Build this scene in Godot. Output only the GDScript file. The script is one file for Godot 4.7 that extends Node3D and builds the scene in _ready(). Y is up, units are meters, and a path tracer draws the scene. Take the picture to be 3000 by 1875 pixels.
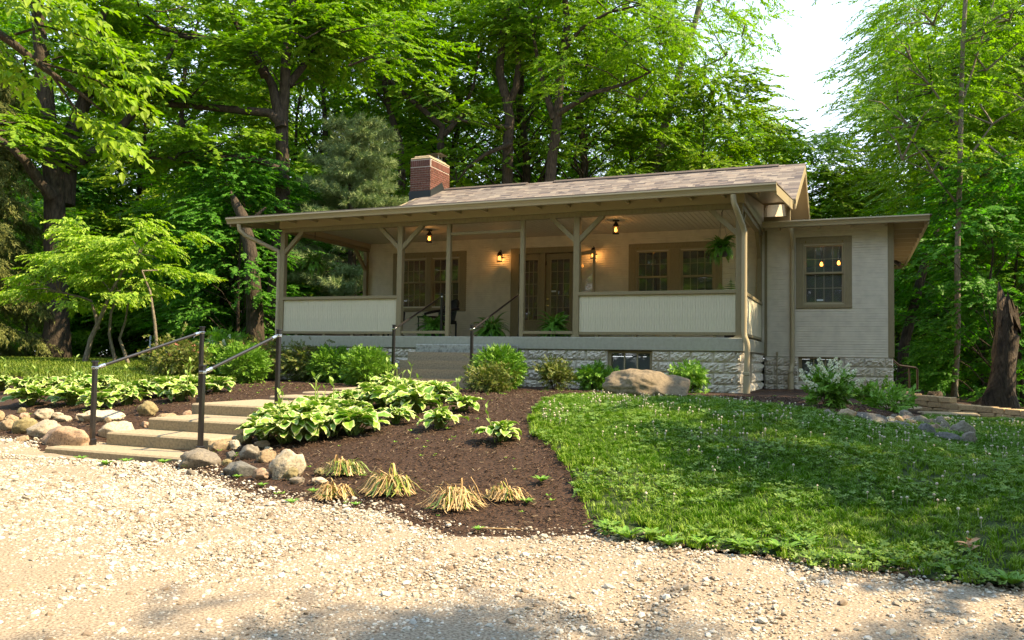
extends Node3D
# A cottage with a wide front porch in the woods. x runs along the facade, z towards the drive, y = 0 is the porch floor.

var rng := RandomNumberGenerator.new()
var M := {}
var taken := {}
var noise := FastNoiseLite.new()

func V(x: float, y: float, z: float) -> Vector3:
	return Vector3(x, y, z)

func lin(r: float, g: float, b: float) -> Color:      # linear reflectance -> the sRGB that albedo_color wants
	return Color(r, g, b).linear_to_srgb()

func rf(a: float, b: float) -> float:
	return rng.randf_range(a, b)

func ss(a: float, b: float, x: float) -> float:
	var t := clampf((x - a) / (b - a), 0.0, 1.0)
	return t * t * (3.0 - 2.0 * t)

# ------------------------------------------------------------------ geometry
class Geo:
	var p := PackedVector3Array()
	var n := PackedVector3Array()
	var c := PackedColorArray()
	func tri(a: Vector3, b: Vector3, d: Vector3, col := Color.WHITE) -> void:      # counter-clockwise seen from outside
		var m := (b - a).cross(d - a).normalized()
		p.append(a); p.append(d); p.append(b)
		n.append(m); n.append(m); n.append(m)
		c.append(col); c.append(col); c.append(col)
	func quad(a: Vector3, b: Vector3, d: Vector3, e: Vector3, col := Color.WHITE) -> void:
		tri(a, b, d, col); tri(a, d, e, col)
	func trin(a: Vector3, b: Vector3, d: Vector3, na: Vector3, nb: Vector3, nd: Vector3, col := Color.WHITE) -> void:
		p.append(a); p.append(d); p.append(b)
		n.append(na); n.append(nd); n.append(nb)
		c.append(col); c.append(col); c.append(col)
	func box(lo: Vector3, hi: Vector3, bev := 0.0, col := Color.WHITE) -> void:
		if bev <= 0.0:
			var q := [Vector3(lo.x, lo.y, hi.z), Vector3(hi.x, lo.y, hi.z), Vector3(hi.x, hi.y, hi.z), Vector3(lo.x, hi.y, hi.z), Vector3(lo.x, lo.y, lo.z), Vector3(hi.x, lo.y, lo.z), Vector3(hi.x, hi.y, lo.z), Vector3(lo.x, hi.y, lo.z)]
			for f in [[0, 1, 2, 3], [5, 4, 7, 6], [1, 5, 6, 2], [4, 0, 3, 7], [3, 2, 6, 7], [4, 5, 1, 0]]:
				quad(q[f[0]], q[f[1]], q[f[2]], q[f[3]], col)
			return
		var b := minf(bev, minf(hi.x - lo.x, minf(hi.y - lo.y, hi.z - lo.z)) * 0.45)
		var ctr := (lo + hi) / 2.0
		var h := (hi - lo) / 2.0
		for s in [-1.0, 1.0]:
			for ax in 3:
				var u := (ax + 1) % 3
				var w := (ax + 2) % 3
				var pts := []
				for k in [[-1, -1], [1, -1], [1, 1], [-1, 1]]:
					var v := Vector3.ZERO
					v[ax] = s * h[ax]; v[u] = k[0] * (h[u] - b); v[w] = k[1] * (h[w] - b)
					pts.append(ctr + v)
				if s > 0: quad(pts[0], pts[1], pts[2], pts[3], col)
				else: quad(pts[3], pts[2], pts[1], pts[0], col)
		for ax in 3:      # the twelve edges
			var u := (ax + 1) % 3
			var w := (ax + 2) % 3
			for k in [[-1, -1], [1, -1], [1, 1], [-1, 1]]:
				var a := Vector3.ZERO
				var d := Vector3.ZERO
				a[u] = k[0] * h[u]; a[w] = k[1] * (h[w] - b); a[ax] = -(h[ax] - b)
				d[u] = k[0] * (h[u] - b); d[w] = k[1] * h[w]; d[ax] = -(h[ax] - b)
				var a2 := a
				var d2 := d
				a2[ax] = h[ax] - b; d2[ax] = h[ax] - b
				if k[0] * k[1] > 0: quad(ctr + a, ctr + d, ctr + d2, ctr + a2, col)
				else: quad(ctr + d, ctr + a, ctr + a2, ctr + d2, col)
		for sx in [-1, 1]:
			for sy in [-1, 1]:
				for sz in [-1, 1]:
					var e := Vector3(sx * h.x, sy * h.y, sz * h.z)
					var x := ctr + e - Vector3(0, sy * b, sz * b)
					var y := ctr + e - Vector3(sx * b, 0, sz * b)
					var z := ctr + e - Vector3(sx * b, sy * b, 0)
					if sx * sy * sz > 0: tri(x, y, z, col)
					else: tri(x, z, y, col)
	func extrude_x(poly: Array, x0: float, x1: float, col := Color.WHITE) -> void:      # poly: (z, y) points, counter-clockwise seen from +x (z to the left)
		var k := poly.size()
		for i in k:
			var a: Vector2 = poly[i]
			var b: Vector2 = poly[(i + 1) % k]
			quad(Vector3(x0, a.y, a.x), Vector3(x0, b.y, b.x), Vector3(x1, b.y, b.x), Vector3(x1, a.y, a.x), col)
		for i in range(1, k - 1):
			tri(Vector3(x1, poly[0].y, poly[0].x), Vector3(x1, poly[i].y, poly[i].x), Vector3(x1, poly[i + 1].y, poly[i + 1].x), col)
			tri(Vector3(x0, poly[0].y, poly[0].x), Vector3(x0, poly[i + 1].y, poly[i + 1].x), Vector3(x0, poly[i].y, poly[i].x), col)
	func tube(pts: Array, rad: Array, sides := 8, col := Color.WHITE, cap := true) -> void:
		var side := Vector3.RIGHT
		var rings := []
		var count := pts.size()
		for i in count:
			var t: Vector3 = (pts[mini(i + 1, count - 1)] - pts[maxi(i - 1, 0)]).normalized()
			if i == 0 and absf(t.dot(side)) > 0.9: side = Vector3.FORWARD
			side = (side - t * t.dot(side)).normalized()
			var up := t.cross(side)
			var ring := []
			for k in sides:
				var a := TAU * k / sides
				ring.append(side * cos(a) + up * sin(a))
			rings.append(ring)
		for i in count - 1:
			for k in sides:
				var l := (k + 1) % sides
				var a: Vector3 = pts[i] + rings[i][k] * rad[i]
				var b: Vector3 = pts[i] + rings[i][l] * rad[i]
				var d: Vector3 = pts[i + 1] + rings[i + 1][l] * rad[i + 1]
				var e: Vector3 = pts[i + 1] + rings[i + 1][k] * rad[i + 1]
				trin(a, b, d, rings[i][k], rings[i][l], rings[i + 1][l], col)
				trin(a, d, e, rings[i][k], rings[i + 1][l], rings[i + 1][k], col)
		if cap:
			for k in range(1, sides - 1):
				var z := count - 1
				tri(pts[z] + rings[z][0] * rad[z], pts[z] + rings[z][k] * rad[z], pts[z] + rings[z][k + 1] * rad[z], col)
				tri(pts[0] + rings[0][0] * rad[0], pts[0] + rings[0][k + 1] * rad[0], pts[0] + rings[0][k] * rad[0], col)
	func lathe(prof: Array, sides := 14, col := Color.WHITE, at := Vector3.ZERO) -> void:      # prof: (radius, height), upwards
		for i in prof.size() - 1:
			var q0: Vector2 = prof[i]
			var q1: Vector2 = prof[i + 1]
			var d := (q1 - q0)
			var nr := Vector2(d.y, -d.x).normalized()
			for k in sides:
				var a := TAU * k / sides
				var b := TAU * (k + 1) / sides
				var ca := Vector3(cos(a), 0, -sin(a))
				var cb := Vector3(cos(b), 0, -sin(b))
				var na := ca * nr.x + Vector3.UP * nr.y
				var nb := cb * nr.x + Vector3.UP * nr.y
				trin(at + ca * q0.x + Vector3.UP * q0.y, at + cb * q0.x + Vector3.UP * q0.y, at + cb * q1.x + Vector3.UP * q1.y, na, nb, nb, col)
				trin(at + ca * q0.x + Vector3.UP * q0.y, at + cb * q1.x + Vector3.UP * q1.y, at + ca * q1.x + Vector3.UP * q1.y, na, nb, na, col)
	func add(g: Geo, xf: Transform3D) -> void:
		p.append_array(xf * g.p)
		n.append_array(Transform3D(xf.basis.orthonormalized(), Vector3.ZERO) * g.n)
		c.append_array(g.c)
	func mesh() -> ArrayMesh:
		var m := ArrayMesh.new()
		var a := []
		a.resize(Mesh.ARRAY_MAX)
		a[Mesh.ARRAY_VERTEX] = p
		a[Mesh.ARRAY_NORMAL] = n
		a[Mesh.ARRAY_COLOR] = c
		if p.size() > 0:
			m.add_surface_from_arrays(Mesh.PRIMITIVE_TRIANGLES, a)
		return m

# ------------------------------------------------------------------ nodes
func numbered(called: String) -> String:
	var k: int = taken.get(called, -1) + 1
	taken[called] = k
	return called if k == 0 else "%s_%03d" % [called, k]

func thing(called: String, label: String, category: String, at := Vector3.ZERO, turn := 0.0, group := "") -> Node3D:
	var o := Node3D.new()
	o.name = numbered(called)
	add_child(o)
	o.position = at
	o.rotation.y = turn
	tag(o, label, category, group)
	return o

func tag(o: Node, label: String, category: String, group := "") -> void:
	o.set_meta("label", label)
	o.set_meta("category", category)
	if group: o.set_meta("group", group)

func put(parent: Node, called: String, g, mat: Material, at := Vector3.ZERO) -> MeshInstance3D:
	var o := MeshInstance3D.new()
	o.name = called
	o.mesh = g.mesh() if g is Geo else g
	o.material_override = mat
	parent.add_child(o, true)
	o.position = at
	return o

func single(called: String, label: String, category: String, g, mat: Material, at := Vector3.ZERO, turn := 0.0, group := "") -> MeshInstance3D:
	var o := put(self, numbered(called), g, mat, at)
	o.rotation.y = turn
	tag(o, label, category, group)
	return o

func structure(called: String, g, mat: Material) -> MeshInstance3D:
	var o := put(self, called, g, mat)
	o.set_meta("kind", "structure")
	return o

func copy(o: Node3D, at: Vector3, turn: float, size := 1.0, label := "") -> Node3D:
	var r: Node3D = o.duplicate()
	var s := str(o.name)
	if s.length() > 4 and s.substr(s.length() - 4, 1) == "_" and s.right(3).is_valid_int(): s = s.left(s.length() - 4)
	r.name = numbered(s)
	add_child(r, true)
	r.position = at
	r.rotation = Vector3(0, turn, 0)
	r.scale = Vector3.ONE * size
	if label: r.set_meta("label", label)
	return r

func scatter(called: String, mesh: Mesh, mat: Material, xs: Array, cols: Array, label := "", category := "", parent: Node = self) -> MultiMeshInstance3D:
	var mm := MultiMesh.new()
	mm.transform_format = MultiMesh.TRANSFORM_3D
	mm.use_colors = cols.size() > 0
	mm.mesh = mesh
	mm.instance_count = xs.size()
	for i in xs.size():
		mm.set_instance_transform(i, xs[i])
		if cols.size() > 0: mm.set_instance_color(i, cols[i])
	var o := MultiMeshInstance3D.new()
	o.name = called
	o.multimesh = mm
	o.material_override = mat
	parent.add_child(o, true)
	o.set_meta("kind", "stuff")
	if label: tag(o, label, category)
	return o

# ------------------------------------------------------------------ materials
func noise_tex(seed_: int, freq: float, octaves: int, ramp: Array, kind := FastNoiseLite.TYPE_SIMPLEX_SMOOTH, size := 512) -> NoiseTexture2D:
	var f := FastNoiseLite.new()
	f.seed = seed_
	f.noise_type = kind
	f.frequency = freq
	f.fractal_octaves = octaves
	f.fractal_gain = 0.6
	if kind == FastNoiseLite.TYPE_CELLULAR:
		f.cellular_return_type = FastNoiseLite.RETURN_CELL_VALUE if octaves == 1 else FastNoiseLite.RETURN_DISTANCE2_SUB
		f.fractal_type = FastNoiseLite.FRACTAL_NONE
	var t := NoiseTexture2D.new()
	t.width = size
	t.height = size
	t.seamless = true
	t.noise = f
	if ramp.size() > 0:
		var g := Gradient.new()
		var off := PackedFloat32Array()
		var col := PackedColorArray()
		for r in ramp:
			off.append(r[0])
			col.append(r[1])
		g.offsets = off
		g.colors = col
		t.color_ramp = g
	return t

func paint(color: Color, rough := 0.6, bump: Texture2D = null, bump_cm := 0.1, scale := Vector3.ONE, albedo: Texture2D = null) -> StandardMaterial3D:
	var m := StandardMaterial3D.new()
	m.albedo_color = color
	m.roughness = rough
	m.metallic_specular = 0.4
	if bump or albedo:
		m.uv1_triplanar = true
		m.uv1_world_triplanar = true
		m.uv1_scale = scale
	if albedo: m.albedo_texture = albedo
	if bump:
		m.heightmap_enabled = true
		m.heightmap_texture = bump
		m.heightmap_scale = bump_cm
	return m

func tinted(mat: StandardMaterial3D) -> StandardMaterial3D:
	mat.vertex_color_use_as_albedo = true
	return mat

func leafy(back: Color, rough := 0.5) -> StandardMaterial3D:
	var m := StandardMaterial3D.new()
	m.albedo_color = Color.WHITE
	m.vertex_color_use_as_albedo = true
	m.roughness = rough
	m.metallic_specular = 0.35
	m.backlight_enabled = true
	m.backlight = back
	m.cull_mode = BaseMaterial3D.CULL_DISABLED
	return m

func grey(a: float) -> Color:
	return Color(a, a, a)

func make_materials() -> void:
	var fine := noise_tex(1, 0.05, 4, [])
	var soft := noise_tex(2, 0.01, 3, [[0.0, grey(0.90)], [0.5, grey(0.96)], [1.0, grey(1.0)]])
	var streak := noise_tex(3, 0.02, 4, [])
	var stone := noise_tex(4, 0.02, 5, [[0.0, grey(0.55)], [0.4, grey(0.85)], [0.7, grey(1.0)], [1.0, grey(0.75)]])
	var earth := noise_tex(5, 0.06, 4, [[0.0, grey(0.35)], [0.5, grey(0.8)], [1.0, Color(1, 0.95, 0.9)]])
	var grit := noise_tex(6, 0.12, 3, [[0.0, grey(0.45)], [0.45, grey(0.85)], [1.0, grey(1.0)]])
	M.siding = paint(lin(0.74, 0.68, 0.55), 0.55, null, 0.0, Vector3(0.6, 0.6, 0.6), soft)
	M.gable = paint(lin(0.62, 0.54, 0.40), 0.6, null, 0.0, Vector3(0.6, 0.6, 0.6), soft)
	M.trim = paint(lin(0.27, 0.222, 0.125), 0.5, streak, 0.08, Vector3(4, 1, 4), soft)
	M.sash = paint(lin(0.31, 0.26, 0.155), 0.45)
	M.gutter = paint(lin(0.38, 0.32, 0.20), 0.35)
	M.panel = paint(lin(0.70, 0.65, 0.48), 0.7, streak, 0.5, Vector3(9, 0.9, 9), soft)
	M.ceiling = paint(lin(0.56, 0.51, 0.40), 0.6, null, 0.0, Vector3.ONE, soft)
	M.slab = paint(lin(0.39, 0.38, 0.30), 0.5, fine, 0.1, Vector3(2, 2, 2), soft)
	M.block = paint(lin(0.64, 0.58, 0.47), 0.65, fine, 0.3, Vector3(4, 4, 4), soft)
	M.mortar = paint(lin(0.56, 0.51, 0.42), 0.8, fine, 0.2, Vector3(4, 4, 4), soft)
	M.concrete = paint(lin(0.40, 0.33, 0.225), 0.85, fine, 0.12, Vector3(1.5, 1.5, 1.5), noise_tex(15, 0.03, 5, [[0.0, grey(0.72)], [0.5, grey(0.9)], [1.0, grey(1.0)]]))
	M.oldconcrete = paint(lin(0.42, 0.42, 0.36), 0.85, fine, 0.15, Vector3(0.8, 0.8, 0.8), stone)
	M.shingle = tinted(paint(Color.WHITE, 0.9, grit, 0.1, Vector3(6, 6, 6), grit))
	M.brick = tinted(paint(Color.WHITE, 0.85, grit, 0.2, Vector3(5, 5, 5), grit))
	M.brickmortar = paint(lin(0.48, 0.42, 0.36), 0.9, grit, 0.2, Vector3(4, 4, 4))
	M.capstone = paint(lin(0.42, 0.34, 0.22), 0.9, fine, 0.3, Vector3(4, 4, 4), stone)
	M.flashing = paint(lin(0.02, 0.024, 0.026), 0.4)
	M.tin = paint(lin(0.45, 0.43, 0.40), 0.35)
	M.tin.metallic = 0.8
	M.black = paint(lin(0.012, 0.011, 0.012), 0.32)
	M.black.metallic_specular = 0.6
	M.chrome = paint(lin(0.75, 0.74, 0.72), 0.18)
	M.chrome.metallic = 1.0
	M.bronze = paint(lin(0.03, 0.022, 0.015), 0.45)
	M.bronze.metallic = 0.4
	M.brass = paint(lin(0.6, 0.42, 0.15), 0.25)
	M.brass.metallic = 1.0
	M.wicker = paint(lin(0.012, 0.011, 0.012), 0.5, streak, 0.4, Vector3(14, 14, 14))
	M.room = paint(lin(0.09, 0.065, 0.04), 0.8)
	M.roomfloor = paint(lin(0.12, 0.06, 0.03), 0.4)
	M.sticker = paint(lin(0.6, 0.65, 0.7), 0.5)
	M.pot = paint(lin(0.05, 0.04, 0.03), 0.6)
	M.rock = tinted(paint(Color.WHITE, 0.85, stone, 1.2, Vector3(2.2, 2.2, 2.2), noise_tex(16, 0.025, 6, [[0.0, Color(0.42, 0.43, 0.38)], [0.35, grey(0.8)], [0.6, grey(1.0)], [0.8, Color(0.9, 0.88, 0.8)], [1.0, Color(0.62, 0.66, 0.5)]])))
	M.boulder = paint(lin(0.23, 0.18, 0.115), 0.85, stone, 1.6, Vector3(1.4, 1.4, 1.4), stone)
	M.limestone = tinted(paint(Color.WHITE, 0.9, stone, 0.8, Vector3(3, 3, 3), stone))
	M.bark = paint(lin(0.115, 0.088, 0.062), 0.95, noise_tex(8, 0.03, 4, []), 4.0, Vector3(1.2, 0.28, 1.2), noise_tex(9, 0.02, 4, [[0.0, grey(0.35)], [0.5, grey(0.75)], [1.0, grey(1.0)]]))
	M.palebark = paint(lin(0.28, 0.235, 0.175), 0.9, noise_tex(8, 0.03, 4, []), 1.5, Vector3(2, 0.8, 2), noise_tex(9, 0.02, 4, [[0.0, grey(0.5)], [0.5, grey(0.85)], [1.0, grey(1.0)]]))
	M.twig = paint(lin(0.12, 0.085, 0.05), 0.9)
	M.soil = paint(lin(0.066, 0.040, 0.026), 0.95, earth, 2.2, Vector3(1.1, 1.1, 1.1), noise_tex(12, 0.045, 5, [[0.0, Color(0.25, 0.24, 0.24)], [0.45, Color(0.75, 0.70, 0.66)], [0.75, Color(1, 0.93, 0.86)], [1.0, Color(0.8, 0.62, 0.5)]]))
	M.drive = paint(lin(0.37, 0.31, 0.235), 0.95, grit, 1.0, Vector3(0.9, 0.9, 0.9), noise_tex(13, 0.10, 5, [[0.0, grey(0.45)], [0.35, Color(0.78, 0.75, 0.72)], [0.7, grey(1.0)], [1.0, Color(0.85, 0.78, 0.7)]]))
	M.turf = paint(lin(0.035, 0.06, 0.012), 0.95, grit, 1.5, Vector3(0.8, 0.8, 0.8), noise_tex(14, 0.05, 4, [[0.0, grey(0.5)], [0.6, grey(1.0)], [1.0, Color(1.0, 0.85, 0.6)]]))
	M.gravel = tinted(paint(Color.WHITE, 0.9))
	M.chip = tinted(paint(Color.WHITE, 0.95))
	M.leaf = leafy(Color(0.90, 1.0, 0.28))
	M.leaf_yellow = leafy(Color(0.90, 1.0, 0.28))
	M.leaf_yellow.albedo_color = Color(1.0, 0.96, 0.80)
	M.leaf_deep = leafy(Color(0.85, 1.0, 0.28))
	M.leaf_deep.albedo_color = Color(0.80, 0.90, 0.95)
	M.needle = leafy(Color(0.35, 0.45, 0.2), 0.6)
	M.grass = leafy(Color(0.6, 0.75, 0.2), 0.5)
	M.hosta = leafy(Color(0.5, 0.6, 0.2), 0.38)
	M.petal = leafy(Color(0.5, 0.5, 0.4), 0.6)
	var g := StandardMaterial3D.new()
	g.albedo_color = Color(0.9, 0.95, 0.95, 0.05)
	g.transparency = BaseMaterial3D.TRANSPARENCY_ALPHA
	g.roughness = 0.01
	g.metallic_specular = 1.0
	M.glass = g
	var l := StandardMaterial3D.new()
	l.albedo_color = Color(1.0, 0.7, 0.35)
	l.emission_enabled = true
	l.emission = Color(1.0, 0.62, 0.24)
	l.emission_energy_multiplier = 3.0
	M.lamp = l
	var l2: StandardMaterial3D = l.duplicate()
	l2.emission = Color(1.0, 0.45, 0.10)
	l2.emission_energy_multiplier = 0.9
	M.lampglass = l2

# ------------------------------------------------------------------ ground
const ZP := [-60.0, -12.0, 0.0, 3.2, 4.6, 6.0, 7.4, 8.3, 9.0, 12.0, 16.0, 40.0]
const YP := [-1.3, -1.0, -0.97, -1.0, -1.08, -1.23, -1.44, -1.58, -1.63, -1.68, -1.74, -1.9]

func pl(xs: Array, ys: Array, x: float) -> float:
	if x <= xs[0]: return ys[0]
	for i in range(1, xs.size()):
		if x <= xs[i]:
			return lerpf(ys[i - 1], ys[i], (x - xs[i - 1]) / (xs[i] - xs[i - 1]))
	return ys[-1]

func T(x: float, z: float) -> float:
	var y := pl(ZP, YP, z - ss(-7, -1, x) * 1.2)
	y += 0.25 * ss(-10, -20, x) * ss(7, 0, z)
	y -= 0.3 * ss(1.2, 3.2, x) * ss(8.5, 5, z)
	y -= ss(2.5, 14, x) * ss(4, -8, z) * 1.2
	y -= 0.09 * ss(-7.25, -7.0, x) * ss(-4.55, -4.8, x) * ss(5.4, 5.9, z) * ss(8.7, 8.25, z)
	return y

func on(x: float, z: float, lift := 0.0) -> Vector3:
	return Vector3(x, T(x, z) + lift, z)

const GX := [-14.0, -8.06, -7.05, -6.09, -4.25, -2.62, -1.47, -0.65, -0.17, 0.17, 1.03, 1.75, 2.61, 8.0]
const GZ := [7.6, 7.99, 8.19, 8.41, 8.8, 9.6, 9.72, 10.09, 10.0, 9.72, 9.9, 9.97, 9.98, 10.2]
func drive_edge(x: float) -> float:
	return pl(GX, GZ, x) - 0.22 * ss(-7.3, -6.8, x) * ss(-4.4, -4.9, x) + noise.get_noise_2d(x * 60.0, 7.0) * 0.09
func lawn_south(x: float) -> float:
	return pl([-2.1, -2.05, -1.66, -0.93, -0.33, 0.06, 0.2, 0.3], [4.4, 4.7, 6.3, 7.63, 8.49, 9.4, 9.75, 9.9], x) + noise.get_noise_2d(x * 110, 40) * 0.16 if x < 0.2 else drive_edge(x) - 0.05
func lawn_north(x: float) -> float:
	return pl([-2.1, -1.95, -1.74, -0.3, 1.0, 1.71, 2.1, 2.6, 2.86, 8.0], [4.4, 3.6, 2.9, 3.05, 4.5, 4.8, 4.9, 2.6, 0.6, -0.6], x)

func in_view(x: float, z: float, margin := 1.0) -> bool:
	var d := Vector2(x - 1.787, z - 15.065)
	var f := Vector2(-sin(0.39435), -cos(0.39435))
	var depth := d.dot(f)
	return depth > 2.5 and absf(d.dot(Vector2(cos(0.39435), -sin(0.39435)))) < depth * 0.64 + margin

func strip(x0: float, x1: float, step: float, rows: int, lo: Callable, hi: Callable, lift: float, rough: float) -> Geo:
	var g := Geo.new()
	var nx := int(ceil((x1 - x0) / step))
	var grid := []
	for i in nx + 1:
		var x := lerpf(x0, x1, float(i) / nx)
		var a: float = lo.call(x)
		var b: float = hi.call(x)
		var col := []
		for k in rows + 1:
			var t := float(k) / rows
			var z := lerpf(a, b, t)
			var edge := minf(minf(t, 1.0 - t) * 8.0, 1.0)
			col.append(Vector3(x, T(x, z) + lift * edge - (1.0 - edge) * 0.004 + noise.get_noise_2d(x * 90, z * 90) * rough, z))
		grid.append(col)
	var nrm := func(i: int, k: int) -> Vector3:
		var ax: Vector3 = grid[mini(i + 1, nx)][k] - grid[maxi(i - 1, 0)][k]
		var az: Vector3 = grid[i][mini(k + 1, rows)] - grid[i][maxi(k - 1, 0)]
		return az.cross(ax).normalized()
	for i in nx:
		for k in rows:
			var n00: Vector3 = nrm.call(i, k)
			var n10: Vector3 = nrm.call(i + 1, k)
			var n11: Vector3 = nrm.call(i + 1, k + 1)
			var n01: Vector3 = nrm.call(i, k + 1)
			g.trin(grid[i][k], grid[i][k + 1], grid[i + 1][k + 1], n00, n01, n11)
			g.trin(grid[i][k], grid[i + 1][k + 1], grid[i + 1][k], n00, n11, n10)
	return g

func build_ground() -> void:
	var xs := []
	var x := -170.0
	while x < 170.0:
		xs.append(x)
		x += 0.22 if x > -13.0 and x < 5.0 else (1.2 if absf(x) < 40.0 else 10.0)
	var zs := []
	var z := -170.0
	while z < 80.0:
		zs.append(z)
		z += 0.2 if z > -1.0 and z < 13.0 else (1.2 if absf(z) < 40.0 else 10.0)
	var g := Geo.new()
	var h := []
	for i in xs.size():
		var col := []
		for k in zs.size():
			var near: float = ss(60, 30, absf(xs[i])) * 0.02
			col.append(Vector3(xs[i], T(xs[i], zs[k]) + noise.get_noise_2d(xs[i] * 70, zs[k] * 70) * near - 0.012, zs[k]))
		h.append(col)
	for i in xs.size() - 1:
		for k in zs.size() - 1:
			var m := func(a: int, b: int) -> Vector3:
				return (h[a][mini(b + 1, zs.size() - 1)] - h[a][maxi(b - 1, 0)]).cross(h[mini(a + 1, xs.size() - 1)][b] - h[maxi(a - 1, 0)][b]).normalized()
			var n0: Vector3 = m.call(i, k)
			var n1: Vector3 = m.call(i, k + 1)
			var n2: Vector3 = m.call(i + 1, k + 1)
			var n3: Vector3 = m.call(i + 1, k)
			g.trin(h[i][k], h[i][k + 1], h[i + 1][k + 1], n0, n1, n2)
			g.trin(h[i][k], h[i + 1][k + 1], h[i + 1][k], n0, n2, n3)
	structure("ground", g, M.soil)
	structure("gravel_drive", strip(-26.0, 14.0, 0.12, 40, drive_edge, func(_x): return 30.0, 0.006, 0.012), M.drive)
	structure("lawn", strip(-2.09, 8.0, 0.1, 50, lawn_north, lawn_south, 0.02, 0.02), M.turf)
	structure("side_lawn", strip(-60.0, -10.6, 0.8, 30, func(_x): return -14.0, func(q): return 3.3 + 0.4 * sin(q), 0.02, 0.02), M.turf)

func blade_tuft(seed_: int, count: int, height: float, width: float, spread: float) -> Geo:
	var r := RandomNumberGenerator.new()
	r.seed = seed_
	var g := Geo.new()
	for i in count:
		var a := r.randf() * TAU
		var at := Vector3(cos(a), 0, sin(a)) * r.randf() * spread
		var out := Vector3(cos(a + r.randf_range(-1, 1)), 0, sin(a + r.randf_range(-1, 1)))
		var h := height * r.randf_range(0.55, 1.15)
		var side := out.cross(Vector3.UP).normalized() * width
		var mid := at + Vector3.UP * h * 0.6 + out * h * 0.22
		var tip := at + Vector3.UP * h * r.randf_range(0.75, 1.0) + out * h * r.randf_range(0.4, 0.9)
		var k := r.randf_range(0.75, 1.2)
		var c := Color(k, k, k)
		g.tri(at - side, at + side, mid + side * 0.7, c)
		g.tri(at - side, mid + side * 0.7, mid - side * 0.7, c)
		g.tri(mid - side * 0.7, mid + side * 0.7, tip, c)
	return g

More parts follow.
